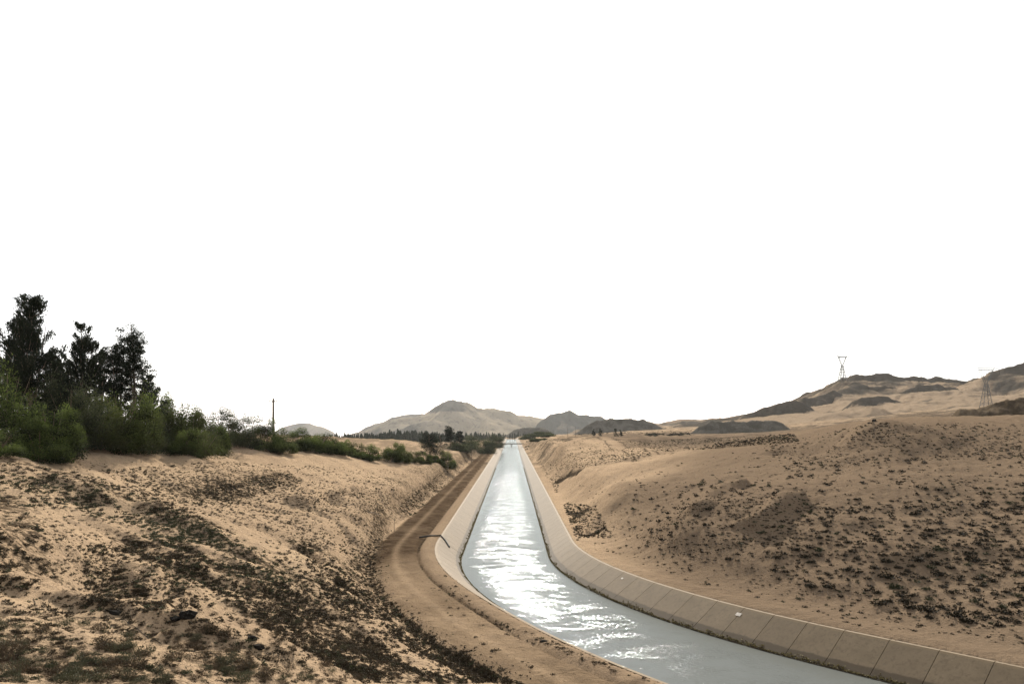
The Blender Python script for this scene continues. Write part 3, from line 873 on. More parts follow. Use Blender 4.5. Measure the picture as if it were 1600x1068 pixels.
def make_open_tree(name, loc, h, rad, label, clumps=46, per=110, leaf=0.28, mat=None, low=0.25, group=None, csize=0.15):
    r = empty(name, loc, 0)
    tag(r, label, 'tree', group)
    mb = MB(); parts = []
    tops = [(rng.uniform(-.4, .4) * rad, rng.uniform(-.4, .4) * rad, h * q) for q in (0.97, 0.9, 0.8)]
    for tx, ty, tz in tops: mb.tube([(0, 0, -0.5), (tx * 0.3, ty * 0.3, tz * 0.45), (tx, ty, tz)], [0.24, 0.14, 0.03], 6)
    C, D, T = [], [], []
    for i in range(clumps):
        tx, ty, tz = tops[i % 3]
        f = low + (1 - low) * rng.random() ** 0.8
        p0 = np.array([tx * f, ty * f, tz * f * 0.94])
        a = rng.uniform(0, 6.28); ln = rad * (1.05 - f * 0.75) * rng.uniform(0.3, 1.0)
        p2 = p0 + np.array([math.cos(a) * ln, math.sin(a) * ln, ln * rng.uniform(0.1, 0.9)])
        mb.tube([p0, (p0 + p2) / 2 + np.array([0, 0, -0.05 * ln]), p2], [0.05, 0.035, 0.012], 4, cap=False)
        cs = rad * csize * rng.uniform(0.7, 1.5)
        n = int(per * rng.uniform(0.6, 1.3))
        dv = unit(n) * (rng.random(n) ** 0.5)[:, None] * cs * np.array([1.25, 1.25, 0.75])
        C.append(p2 + dv); D.append(dv / cs + 0.6 * rng.normal(size=(n, 3)) + np.array([0, 0, 0.2]))
        T.append(np.clip(rng.uniform(0.1, 0.6) + 0.3 * (rng.random(n) - 0.5), 0, 1))
    C, D, T = np.concatenate(C), np.concatenate(D), np.concatenate(T)
    add_foliage('crown', [leaves(C, D, leaf * rng.uniform(0.6, 1.4, len(C)), leaf * 0.4, T)], mat or M_conifer, r)
    link('trunk', mb.mesh('trunk'), M_bark, r)
    return r

def at(px, D, sink=0.15):
    x = (px - CX) * D / F
    return (x, D, float(zat(x, D)[0]) - sink)
def htop(py, D, loc): return CAMZ - (py - HZ) * D / F - loc[2]

# tall trees at the left
for px, D, top, wpx, lab, kw in [
  (50, 104, 470, 105, 'tallest dark conifer at the left edge of the picture', dict(nb=125, per=260, leaders=5)),
  (127, 112, 510, 78, 'slender dark conifer between the two taller left hand trees', dict(nb=95, per=240, leaders=3)),
  (84, 116, 558, 64, 'dark conifer between the tallest and the slender one', dict(nb=60, per=200, leaders=2)),
  (18, 112, 535, 70, 'dark conifer half hidden behind the tallest', dict(nb=65, per=200, leaders=3)),
  (232, 128, 590, 50, 'small dark conifer at the foot of the see-through tree', dict(nb=50, per=170, leaders=2)),
  (100, 118, 600, 60, 'low dark conifer filling the gap under the slender one', dict(nb=50, per=180, leaders=2)),
  (-30, 108, 560, 80, 'dark conifer cut by the left picture edge', dict(nb=70, per=200, leaders=3)),
  (160, 122, 555, 60, 'short conifer with ragged top behind the feathery green bush', dict(nb=55, per=180, leaders=2))]:
    loc = at(px, D); h = htop(top, D, loc)
    make_conifer(loc, h, wpx / 2 * D / F * 1.35, lab, **kw)
for px, D, top, wpx, lab, cl in [
  (212, 124, 500, 84, 'tall ragged tree with see-through crown right of the conifers', 95),
  (186, 127, 520, 58, 'thin see-through tree leaning on the tall ragged one', 60)]:
    loc = at(px, D); h = htop(top, D, loc)
    make_open_tree('ragged_tree', loc, h, wpx / 2 * D / F * 1.3, lab, clumps=int(cl * 2.2), per=130, low=0.1, csize=0.12)

# bushes along the crest of the left bank: column, distance, top row, width in photo px
for px, D, top, wpx, mat, leaf, lab in [
  (10, 94, 583, 105, 'b', .26, 'tall dark green bush at the left picture edge'),
  (-4, 84, 676, 60, 'b', .2, 'small bright green bush low at the left picture edge'),
  (80, 96, 640, 85, 'b', .24, 'dark round bush in front with bright right rim'),
  (62, 93, 672, 80, 'b', .22, 'low dark bush on the sand at the foot of the tall conifer'),
  (110, 104, 606, 90, 'g', .24, 'grey green bush under the slender conifer'),
  (145, 108, 635, 90, 'b', .24, 'wide mid green bush between two grey green ones'),
  (195, 112, 614, 95, 'f', .26, 'large feathery light green bush below the ragged tree'),
  (175, 110, 655, 80, 'b', .24, 'dark green bush spilling onto the sand below the feathery one'),
  (222, 116, 650, 60, 'b', .22, 'narrow dark bush at the right foot of the feathery one'),
  (240, 124, 660, 50, 'g', .22, 'thin grey bush below the ragged tree'),
  (272, 130, 629, 70, 'b', .24, 'rounded dark bush standing right of the tall trees'),
  (316, 126, 680, 72, 'f', .2, 'low bright green bush sitting on open sand'),
  (312, 145, 652, 46, 'g', .2, 'grey bush behind the low bright green one'),
  (288, 124, 675, 46, 'b', .2, 'small dark bush beside the low bright green one'),
  (252, 128, 645, 56, 'b', .24, 'dark bush left of the rounded one at the end of the tall trees'),
  (298, 134, 648, 50, 'b', .24, 'dark green bush right of the rounded one at the end of the tall trees'),
  (333, 152, 662, 40, 'b', .22, 'small bush joining the tall clump to the long row'),
  (352, 165, 645, 52, 'g', .24, 'airy grey green bush first in the long bush row'),
  (388, 170, 650, 62, 'g', .24, 'wide grey bush left of the wooden power pole'),
  (420, 172, 662, 50, 'b', .22, 'dark bush at the foot of the wooden power pole'),
  (440, 174, 680, 44, 'b', .2, 'low green bush just right of the wooden power pole'),
  (468, 190, 673, 50, 'b', .24, 'rounded dark green bush second right of the power pole'),
  (497, 196, 675, 52, 'b', .24, 'dark green bush midway along the row'),
  (518, 200, 682, 44, 'b', .22, 'green bush before the end of the unbroken row'),
  (538, 205, 688, 32, 'b', .22, 'last bush of the unbroken row beside the sandy gap'),
  (560, 220, 696, 36, 'b', .22, 'dark low bush left of the leaning one'),
  (580, 222, 698, 34, 'b', .22, 'low bush touching the sandy gap'),
  (612, 240, 692, 36, 'b', .26, 'leaning green bush with bright top beside the sandy knoll'),
  (628, 244, 704, 26, 'b', .22, 'small bush at the foot of the leaning one'),
  (648, 255, 706, 26, 'b', .22, 'small green bush below the open dark tree'),
  (664, 262, 709, 18, 'b', .2, 'tiny green bush between two small ones'),
  (696, 288, 704, 32, 'b', .26, 'dark bush beside the thin pole at the bank edge'),
  (680, 285, 712, 20, 'b', .22, 'low dark bush left of the thin pole'),
  (728, 430, 684, 50, 'g', .4, 'brown grey thicket on the bank above the road'),
  (752, 520, 686, 44, 'g', .45, 'brown thicket farther along the road'),
  (715, 400, 694, 36, 'g', .4, 'grey thicket below the twin dark trees'),
  (772, 660, 683, 30, 'g', .5, 'dark thicket beside the far bridge'),
  (832, 700, 679, 34, 'g', .5, 'dark bush right of the far bridge'),
  (848, 640, 675, 34, 'g', .5, 'dark rounded bush on the right bank beyond the dunes'),
  (842, 560, 683, 22, 'g', .4, 'small dark bush on the right bank near the bridge'),
  ]:
    loc = at(px, D); h = max(0.8, htop(top, D, loc)); rx = wpx / 2 * D / F
    n = int(np.clip(9000 * (rx * h / 9.0) ** 0.8 * (0.24 / leaf), 2500, 16000))
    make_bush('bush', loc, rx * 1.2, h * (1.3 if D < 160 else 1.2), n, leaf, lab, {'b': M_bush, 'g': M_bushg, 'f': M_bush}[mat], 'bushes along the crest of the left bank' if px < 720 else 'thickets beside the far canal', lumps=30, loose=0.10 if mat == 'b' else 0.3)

for px, D, top, wpx, lab, cl, per in [
  (672, 290, 672, 42, 'open dark tree above the thin pole on the left bank', 95, 130),
  (704, 400, 664, 24, 'left of two dark trees against the mountain', 70, 100),
  (718, 410, 669, 18, 'right of two dark trees against the mountain', 50, 100),
  (688, 430, 676, 10, 'thin small tree on the sandy knoll', 16, 40),
  (927, 500, 669, 9, 'left dark tree on the plain beside the branch track', 26, 40),
  (937, 520, 668, 8, 'second tree from the left on the plain', 24, 40),
  (963, 520, 668, 10, 'third and roundest tree on the plain', 30, 40),
  (971, 500, 671, 8, 'right hand small tree on the plain', 24, 40)]:
    loc = at(px, D); h = max(3.0, htop(top, D, loc))
    make_open_tree('dark_tree', loc, h, max(1.6, wpx / 2 * D / F * 1.1), lab, clumps=cl, per=per, leaf=0.45 if D > 350 else 0.32, low=0.15, csize=0.22)

# the far windbreak of conifers: one tree built, the others are copies of it
def windbreak_tree(i):
    r = empty('windbreak_conifer', (0, 0, 0)); mb = MB()
    mb.tube([(0, 0, -1), (0, 0, 8), (0.1, 0, 15)], [0.25, 0.15, 0.03], 5)
    n = 620
    f = rng.random(n) ** 0.8
    a = rng.uniform(0, 6.28, n); q = 3.4 * (1 - f) ** 0.75 * np.sqrt(rng.random(n)) * (0.7 + 0.5 * vnoise(f * 9, a * 0 + i * 3.1, 5)) + 0.15
    C = np.stack([np.cos(a) * q, np.sin(a) * q, 1.2 + 14.2 * f], -1); D = np.stack([np.cos(a) * 0.6, np.sin(a) * 0.6, np.ones(n)], -1) + 0.3 * rng.normal(size=(n, 3))
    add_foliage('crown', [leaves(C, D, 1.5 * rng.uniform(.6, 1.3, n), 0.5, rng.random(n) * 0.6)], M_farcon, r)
    link('trunk', mb.mesh('trunk'), M_bark, r)
    return tag(r, 'dark conifer in the distant windbreak below the mountain', 'tree', 'conifers of the distant windbreak')
protos = [windbreak_tree(i) for i in range(4)]
def copy_tree(o, loc, rz, sc):
    c = o.copy(); COL.objects.link(c); c.location = loc; c.rotation_euler = (0, 0, rz); c.scale = sc
    for ch in o.children:
        d = ch.copy(); COL.objects.link(d); d.parent = c
    return c
spots = []
for i in range(230):
    px = 505 + 285 * (i + rng.uniform(-.5, .5)) / 230
    spots.append((px, rng.uniform(820, 960) + (px - 505) * 0.9))
for i in range(50):
    px = rng.uniform(770, 850); spots.append((px, rng.uniform(1290, 1420)))
for i, (px, D) in enumerate(spots):
    x = (px - CX) * D / F
    top = np.interp(px, [505, 540, 600, 640, 700, 760, 800, 850], [681, 679, 676, 673, 676, 676, 678, 679]) + rng.uniform(-2.0, 4.0) - (4 if rng.random() < 0.06 else 0)
    z = float(zat(x, D)[0]); h = max(5.0, CAMZ - (top - HZ) * D / F - z)
    sc = (h / 15.5 * rng.uniform(0.75, 1.2),) * 2 + (h / 15.4,)
    if i < 4: protos[i].location = (x, D, z); protos[i].scale = sc
    else: copy_tree(protos[i % 4], (x, D, z), rng.uniform(0, 6.28), sc)

# ------------------------------------------------------------------ scrub on the sand
def shrub_mesh(nl, seed, kind):
    global rng
    if kind == 'cushion':
        dirs = unit(nl); dirs[:, 2] = np.abs(dirs[:, 2])
        C = dirs * (rng.random(nl) ** 0.6)[:, None] * np.array([1, 0.9, 0.6]) * (1 + 0.25 * np.sin(dirs[:, :1] * 5 + seed))
        D = dirs + 0.6 * rng.normal(size=(nl, 3)); D[:, 2] += 0.5
        k_ = (46 / nl) ** 0.4
        return leaves(C, D, 0.40 * k_ * rng.uniform(.6, 1.4, nl), 0.27 * k_, rng.random(nl))
    # twiggy: upright sprigs fanning from the base
    a = rng.uniform(0, 6.28, nl); q = np.sqrt(rng.random(nl)) * 0.75; t = rng.random(nl)
    hgt = (0.55 + 0.5 * rng.random(nl)) * (1 - 0.45 * q)
    base = np.stack([np.cos(a) * q * 0.6, np.sin(a) * q * 0.6, np.zeros(nl)], -1)
    D = np.stack([np.cos(a) * q * 0.8, np.sin(a) * q * 0.8, hgt], -1) + 0.15 * rng.normal(size=(nl, 3))
    C = base + D * (0.25 + 0.65 * t)[:, None]
    D2 = D + 0.5 * rng.normal(size=(nl, 3)) * np.linalg.norm(D, axis=1, keepdims=True)
    return leaves(C, D2, 0.2 * rng.uniform(.6, 1.5, nl), 0.045 * rng.uniform(.7, 1.5, nl), rng.random(nl))
PROTO = {'cushion': [shrub_mesh(46, i, 'cushion') for i in range(8)], 'tiny': [shrub_mesh(20, i, 'cushion') for i in range(8)], 'fine': [shrub_mesh(230, i, 'cushion') for i in range(6)], 'twig': [shrub_mesh(330, i, 'twig') for i in range(7)]}

def in_poly(px, py, poly):
    c = np.zeros(len(px), bool); n = len(poly)
    for i in range(n):
        x1, y1 = poly[i]; x2, y2 = poly[(i + 1) % n]
        m = ((y1 > py) != (y2 > py)) & (px < (x2 - x1) * (py - y1) / (y2 - y1 + 1e-12) + x1)
        c ^= m
    return c

ZONES = [  # polygon in the photo, count, radius m, clump scale m, green share, kind
 ([(1380,860),(1780,850),(1780,1010),(1390,955)], 26, (.8,1.25), 4, .12, 's'),
 ([(1230,800),(1780,740),(1780,1000),(1400,960),(1200,900)], 170, (.42,.95), 4, .12, 's'),
 ([(960,780),(1250,720),(1780,700),(1780,800),(1250,900),(1000,860)], 110, (.4,.8), 5, .12, 's'),
 ([(890,845),(960,870),(1100,915),(1350,980),(1780,1028),(1780,664),(1480,660),(1370,664),(1200,696),(1030,722),(960,745),(890,760)], 640, (.16,.42), 7, .2, 's'),
 ([(1000,850),(1060,790),(1150,760),(1290,790),(1230,870),(1100,880)], 230, (.15,.36), 4, .2, 's'),
 ([(820,690),(870,684),(1010,700),(1020,712),(880,735),(870,770)], 420, (.2,.5), 12, .2, 's'),
 ([(960,690),(1240,678),(1250,690),(1040,706)], 420, (.25,.55), 20, .25, 's'),
 ([(1190,696),(1370,660),(1780,662),(1780,710),(1400,720),(1230,740)], 380, (.2,.5), 8, .2, 's'),
 ([(-150,706),(130,736),(290,795),(420,860),(470,900),(430,925),(300,870),(130,800),(-150,770)], 900, (.14,.42), 4, .6, 's'),
 ([(190,842),(300,855),(420,900),(560,985),(660,1050),(560,1060),(420,985),(300,900),(200,862)], 900, (.15,.34), 3, .12, 's'),
 ([(150,735),(330,720),(640,735),(600,800),(500,800),(430,830),(260,790)], 1100, (.14,.34), 8, .15, 's'),
 ([(280,770),(450,735),(470,755),(330,790)], 380, (.16,.32), 5, .1, 's'),
 ([(-150,770),(60,790),(75,850),(50,920),(-150,930)], 120, (.14,.38), 2, .25, 's'),
 ([(60,800),(190,850),(150,920),(80,900)], 110, (.08,.2), 3, .2, 's'),
 ([(130,850),(330,870),(310,950),(130,955)], 260, (.14,.38), 1.2, .15, 's'),
 ([(590,840),(610,850),(600,930),(660,985),(800,1066),(740,1066),(620,1000),(560,930)], 420, (.14,.42), 2, .12, 's'),
 ([(460,850),(600,840),(560,930),(590,980),(520,950)], 260, (.15,.4), 3, .1, 's'),
 ([(620,790),(700,730),(760,700),(770,705),(690,770),(640,810)], 330, (.2,.45), 5, .15, 's'),
 ([(880,785),(930,790),(960,840),(900,840)], 90, (.3,.7), 2, .15, 's'),
 ([(760,960),(960,1040),(1040,1066),(1020,1068),(700,960),(660,900),(690,890)], 60, (.12,.3), 3, .1, 's'),
 ([(640,940),(760,1000),(900,1068),(800,1068),(650,1000)], 60, (.15,.4), 2, .1, 's'),
 ([(-150,930),(120,965),(240,985),(420,1030),(520,1068),(-150,1068)], 110, (.24,.52), 1.6, .3, 't'),
 ([(-150,960),(200,1000),(300,1068),(-150,1068)], 60, (.3,.6), 1.5, .45, 't'),
 ([(240,985),(460,950),(700,1068),(430,1068)], 150, (.18,.42), 2, .15, 't'),
 ([(330,880),(480,930),(640,1050),(500,1010)], 120, (.2,.34), 2, .1, 't'),
 ([(-150,720),(350,720),(640,740),(600,850),(640,960),(800,1066),(-150,1066)], 2300, (.05,.26), 4, .2, 's'),
 ([(470,770),(640,760),(620,830),(590,880),(640,980),(790,1066),(560,1066),(440,960),(420,880)], 1100, (.1,.34), 3, .1, 's'),
 ([(890,760),(1030,720),(1370,664),(1780,664),(1780,1030),(1100,915),(900,840)], 600, (.06,.18), 5, .1, 's'),
]
PL = {'s': [], 't': []}
BIG = {}
def room_for(x, y, rad):
    if rad < 0.22: return True
    cx, cy = int(x // 2), int(y // 2)
    for i in (-1, 0, 1):
        for j in (-1, 0, 1):
            for (a, b_, q) in BIG.get((cx + i, cy + j), ()):
                if (a - x) ** 2 + (b_ - y) ** 2 < (0.75 * (q + rad)) ** 2: return False
    BIG.setdefault((cx, cy), []).append((x, y, rad)); return True
for poly, cnt, (r0, r1), cl, green, kd in ZONES:
    if kd == 't': cnt, r0, r1 = int(cnt * 1.9), r0 * 0.65, r1 * 0.8
    if kd == 's': cnt, r0, r1 = int(cnt * 3.55), r0 * 0.75, r1 * 0.95
    P = np.array(poly, float)
    lo, hi = P.min(0), P.max(0); acc = 0; tries = 0
    while acc < cnt and tries < 30:
        tries += 1
        m = 700
        px = rng.uniform(lo[0], hi[0], m); py = rng.uniform(lo[1], hi[1], m)
        ok = in_poly(px, py, poly); px, py = px[ok], py[ok]
        if not len(px): continue
        x, y, z = cast.hit(px, py)
        d = canal_d(x, y)
        dens = fbm(x / cl, y / cl, 3, 300 + int(cl * 10)) * 0.8 + 0.55
        keep = (rng.random(len(x)) < np.clip(dens, 0.03, 1)) & (np.abs(d) > 11.0) & (y < 760) & ~((d < -13.2) & (d > -18.6) & (rng.random(len(x)) < 0.93)) & ~((d < 0) & (d > -13.2) & (rng.random(len(x)) < 0.6))
        for i in np.where(keep)[0]:
            if acc >= cnt: break
            rad = r0 + (r1 - r0) * rng.random() ** 2.4
            if kd == 's' and x[i] > 8 and not room_for(x[i], y[i], rad): continue
            PL[kd].append((x[i], y[i], z[i], rad, rng.random() < green * (0.4 + 1.2 * (fbm(np.array([x[i] / 10]), np.array([y[i] / 10]), 2, 8)[0] + 0.5)), rng.uniform(0, 6.28)))
            acc += 1

def scrub_arrays(items, protos_, squash=1.0):
    Vs, Fs, Ts, off = [], [], [], 0
    for k, (x, y, z, rad, gr, rz) in enumerate(items):
        v, f, t = protos_[k % len(protos_)]
        c, s_ = math.cos(rz), math.sin(rz)
        vv = v * rad * np.array([1.15, 0.9, 0.85])
        q = np.stack([vv[:, 0] * c - vv[:, 1] * s_ + x, vv[:, 0] * s_ + vv[:, 1] * c + y, vv[:, 2] + z - 0.02], -1)
        Vs.append(q); Fs.append(f + off); off += len(v)
        Ts.append(np.clip((0.75 if gr else 0.12) + 0.35 * (t - 0.5), 0, 1))
    return np.concatenate(Vs), np.concatenate(Fs), np.concatenate(Ts)

def individual(items, name, protos_, mat, lab, cat, grp, squash=(1.15, 0.9, 0.85)):
    meshes = []
    for g in (0, 1):
        for v, f, t in protos_:
            me = mesh_np(name, v, f, {'tint': np.clip((0.8 if g else 0.12) + 0.35 * (t - 0.5), 0, 1)}); me.materials.append(mat); meshes.append(me)
    n = len(protos_)
    for k, (x, y, z, rad, gr, rz) in enumerate(items):
        o = bpy.data.objects.new(name, meshes[(n if gr else 0) + k % n]); COL.objects.link(o)
        o.location = (x, y, z - 0.02); o.rotation_euler = (0, 0, rz); o.scale = tuple(rad * q for q in squash)
        l_ = lab(x, y, rad, gr)
        tag(o, l_, cat, grp(x, y))

def shows(i): return abs(i[0] / i[1]) < 0.645 and HZ + F * (CAMZ - i[2]) / i[1] < 1075
s_items = sorted(PL['s'], key=lambda i: -i[3] / i[1] * (1 if shows(i) else 0.01))
t_items = sorted(PL['t'], key=lambda i: -i[3] / i[1] * (1 if shows(i) else 0.01))
def size_word(rad, lo, hi): return 'small' if rad < lo else ('large' if rad > hi else 'medium')
def lab_s(x, y, rad, gr):
    px, py = CX + F * x / y, HZ + F * (CAMZ - float(zat(x, y)[0])) / y
    col = 'olive green' if gr else 'dark brown'
    if x > 8 and px > 860:
        d = float(canal_d(np.array([x]), np.array([y]))[0])
        row = 'just above the lining' if d < 16 else ('low on the right slope' if d < 26 else ('halfway up the right slope' if d < 42 else 'high on the right slope'))
        side = 'near the right picture edge' if px > 1450 else ('below the right gravel heap' if px > 1230 else ('below the long gravel heap' if px > 1060 else 'beside the bend'))
        return f'{size_word(rad, .5, .8)} {col} shrub {row} {side}'
    row = 'in the bottom foreground' if py > 980 else ('at the left picture edge' if px < 130 else ('on the diagonal green ridge' if py > 830 and px < 480 else ('beside the service road' if px > 520 else 'on sand below the bushes')))
    return f'{size_word(rad, .3, .42)} {col} low shrub on the left bank {row}'
def lab_t(x, y, rad, gr):
    px = CX + F * x / y
    col = 'sage green' if gr else 'dry brown'
    row = 'in the lower left corner' if px < 130 else ('below the long dark stone' if px < 260 else ('below the black angular boulder' if px < 390 else ('right of the small dark stone' if px < 520 else 'towards the road ditch')))
    far = 'in the nearest row' if y < 30 else ('in the second row' if y < 37 else 'farther up')
    return f'{size_word(rad, .24, .36)} {col} twiggy bush {row}, {far}'
top = s_items[:290]
individual([i for i in top if i[0] > 8], 'sand_shrub', PROTO['fine'], M_scrub, lab_s, 'shrub', lambda x, y: 'shrubs on the right sand slope')
individual([i for i in top if i[0] <= 8], 'sand_shrub', PROTO['fine'], M_brown, lab_s, 'shrub', lambda x, y: 'shrubs on the left bank')
individual(t_items[:290], 'twiggy_bush', PROTO['twig'], M_twig, lab_t, 'bush', lambda x, y: 'twiggy bushes in the left foreground', (1.1, 1.0, 1.25))
for right, mt, lb in ((True, M_scrub, 'small dark scrub dotted over the right sand slope'), (False, M_brown, 'small brown and green scrub over the left bank')):
    rest = [i for i in s_items[290:] if (i[0] > 8) == right]
    va, fa, ta = scrub_arrays([i for i in rest if i[3] / i[1] > .0028], PROTO['cushion'])
    v, f, t = scrub_arrays([i for i in rest if i[3] / i[1] <= .0028], PROTO['tiny'])
    f = np.concatenate([fa, f + len(va)]); v = np.concatenate([va, v]); t = np.concatenate([ta, t])
    tag(link('scrub', mesh_np('scrub', v, f, {'tint': t}), mt), lb, kind='stuff')
if len(t_items) > 290:
    v, f, t = scrub_arrays(t_items[290:], PROTO['twig'])
    tag(link('undergrowth', mesh_np('undergrowth', v, f, {'tint': t}), M_twig), 'small dry twigs between the bushes', kind='stuff')

# far scrub and hedges on the plain and at the foot of the dune hills
items = []
for px0, px1, D0, D1, n, r0, r1 in [(1010,1080,560,620,60,1.0,2.2),(1430,1600,900,960,150,1.2,2.6),(820,860,600,800,50,1.0,2.0),(1340,1500,930,1000,60,1.0,2.0),(900,1080,600,760,120,.5,1.2)]:
    for i in range(n):
        D = rng.uniform(D0, D1); x = (rng.uniform(px0, px1) - CX) * D / F
        items.append((x, D, float(zat(x, D)[0]), rng.uniform(r0, r1), rng.random() < 0.3, rng.uniform(0, 6.28)))
# (the dune hills stand above the plain there: lift onto them)
v, f, t = scrub_arrays(items, PROTO['cushion'])
tag(link('distant_scrub', mesh_np('distant_scrub', v, f, {'tint': t}), M_scrub), 'dark scrub strips on the far plain', kind='stuff')

# moss and weeds along the water line
C = []
for side in (-1, 1):
    for s in np.concatenate([np.arange(-60, LARC + 40, 0.045), np.arange(-260, -60, 0.16)]):
        p, n = canal_at(s + rng.uniform(-.05, .05))
        d = side * (HALF + 0.1 + abs(rng.normal()) * 0.13 * (1.3 if vnoise(np.array([s * 0.6]), np.array([side * 3.0]), 2)[0] > -0.1 else 0.4))
        q = p + n * (d if d > 0 else d - float(min(widen(s), 6.0))); C.append((q[0], q[1], (abs(d) - HALF) / (TOPD - HALF) * TOPZ + 0.04))
C = np.array(C); n = len(C)
D = unit(n); D[:, 2] = np.abs(D[:, 2]) * 0.6
v, f, t = leaves(C, D, 0.22 * rng.uniform(.5, 1.5, n), 0.13, rng.random(n))
tag(link('waterline_weed', mesh_np('waterline_weed', v, f, {'tint': t}), M_moss), 'brown weed along the water line of the lining', kind='stuff')

# ------------------------------------------------------------------ dark rocks, debris, hoses, pipe
def rock_mesh(name, seed, ax):
    r_ = np.random.default_rng(seed)
    import bmesh
    bm = bmesh.new(); bmesh.ops.create_icosphere(bm, subdivisions=2, radius=1)
    for vtx in bm.verts:
        c = np.array(vtx.co); c = np.sign(c) * np.abs(c) ** 0.8
        c *= 1 + 0.22 * r_.normal() ; vtx.co = c * np.array(ax)
    me = bpy.data.meshes.new(name); bm.to_mesh(me); bm.free(); me.materials.append(M_rock); return me
for px, py, ax, lab, rz in [(294, 962, (.48, .3, .3), 'black angular boulder in the sandy hollow', 0.5), (276, 966, (.35, .3, .12), 'flat black slab left of the angular boulder', 0.2),
                            (394, 998, (.28, .22, .2), 'small dark stone among twiggy bushes', 1.0), (402, 1010, (.42, .25, .16), 'dark slab below the small dark stone', -0.5),
                            (178, 957, (.5, .25, .14), 'long dark stone at the end of the gully', 0.1), (130, 972, (.11, .1, .09), 'small black stone on pale sand', 0),
                            (1366, 658, (.55, .45, .5), 'dark boulder on the crest of the right dune', 0.3), (1358, 661, (.4, .35, .25), 'smaller dark boulder left of the one on the dune crest', 0.9),
                            (850, 1001, (.55, .28, .12), 'dark clod on the sand beside the left lining', 0.2), (946, 1031, (.5, .25, .12), 'second dark clod beside the left lining', -0.3)]:
    x, y, z = cast.hit([px], [py])
    o = bpy.data.objects.new('boulder', rock_mesh('boulder', int(px), ax)); COL.objects.link(o)
    o.scale = (0.7, 0.7, 0.7); o.location = (x[0], y[0], z[0] + ax[2] * 0.15); o.rotation_euler = (0.1, 0.15, rz); tag(o, lab, 'rock')

# black debris and clods along the ditch at the foot of the left slope
line = ground_line([(590,860),(585,900),(610,950),(650,985),(700,1020),(760,1052),(800,1064)])
C, D, L, W_ = [], [], [], []
for i in range(420):
    t = rng.random() * (len(line) - 1.001); k = int(t); q = t - k
    x = line[k][0] * (1 - q) + line[k + 1][0] * q + rng.normal() * 0.8; y = line[k][1] * (1 - q) + line[k + 1][1] * q + rng.normal() * 0.8
    C.append((x, y, float(zat(x, y)[0]) + 0.04)); L.append(rng.uniform(.08, .3)); W_.append(rng.uniform(.05, .16))
v, f, t = leaves(np.array(C), unit(len(C)) * np.array([1, 1, .35]), np.array(L), np.array(W_), rng.random(len(C)))
tag(link('debris', mesh_np('debris', v, f, {'tint': t}), M_rock), 'black torn plastic and clods along the ditch', kind='stuff')

def hose(name, pix, rad, lab, cat, lift=0.03, mat=None, sag=None):
    x, y, z = cast.hit([p[0] for p in pix], [p[1] for p in pix])
    pts = []
    for i in range(len(x) - 1):
        for q in np.linspace(0, 1, 7)[:-1]:
            X_, Y_ = x[i] * (1 - q) + x[i + 1] * q, y[i] * (1 - q) + y[i + 1] * q
            pts.append((X_, Y_, float(zat(X_, Y_)[0]) + lift))
    mb = MB(); mb.tube(pts, rad, 6)
    return tag(link(name, mb.mesh(name), mat or M_black), lab, cat)
hose('hose', [(52,936),(80,955),(120,965),(195,968),(240,998),(255,1008)], .014, 'thin black hose across the sand from the left', 'hose')
hose('hose', [(300,1018),(330,1020),(346,1034),(380,1045),(395,1052)], .016, 'thin black hose lying below the twiggy bushes', 'hose')
hose('hose', [(505,778),(540,790),(575,800),(600,808)], .05, 'grey pipe half buried on the left slope', 'hose', mat=M_pole)
# black pipe hanging over the left lining
s = -4.0
p, n = canal_at(s); mb = MB()
def cp(s, d, z):
    p, n = canal_at(s); q = p - n * d; return (q[0], q[1], z)
mb.tube([cp(-1.5, 13.6, 2.55), cp(-2, 11.8, 2.75), cp(-3, 10.3, 2.62), cp(-1.2, 9.4, 2.05), cp(1.4, 8.6, 1.52)], 0.14, 8)
tag(link('drain_pipe', mb.mesh('drain_pipe'), M_black), 'black pipe bent over the top of the left lining', 'pipe')

# ------------------------------------------------------------------ poles
def pole(px, D, top, lab, r=0.13, arms=1, cat='utility pole'):
    loc = at(px, D, 0.0); h = htop(top, D, loc)
    root = tag(empty('utility_pole', loc), lab, cat, 'wooden poles by the canal' )
    mb = MB(); mb.tube([(0, 0, -0.6), (0, 0, h)], [r, r * 0.7], 8)
    link('post', mb.mesh('post'), M_pole, root)
    for a in range(arms):
        mb = MB(); mb.box((0, -0.12, h - 0.7 - a * 0.8), (1.9 if arms else 1, 0.2, 0.24)); arm = link('crossarm', mb.mesh('crossarm'), M_pole, root)
        for q in (-0.8, 0.8, 0.35):
            mi = MB(); mi.tube([(q, -0.12, h - 0.64 - a * 0.8), (q, -0.12, h - 0.48 - a * 0.8)], 0.045, 6); link('insulator', mi.mesh('insulator'), M_bridge, arm)
    return root
pole(427, 176, 622, 'tall wooden power pole rising above the left bushes', 0.30)
pole(700, 250, 704, 'thin wooden pole at the foot of the left bank', 0.10, 0)
pole(737, 390, 703, 'second thin pole farther along the road', 0.12, 0)
pole(755, 545, 691, 'third thin pole near the far bridge', 0.14, 0)
pole(899, 520, 666, 'thin pole on the dune beside the branch track', 0.13, 0)
pole(887, 560, 667, 'thin pole left of the one beside the branch track', 0.13, 0)
pole(1114, 640, 651, 'small pole behind the long gravel heap', 0.15, 0)
pole(616, 134, 809, 'weathered short post leaning at the edge of the road', 0.05, 0, 'post')

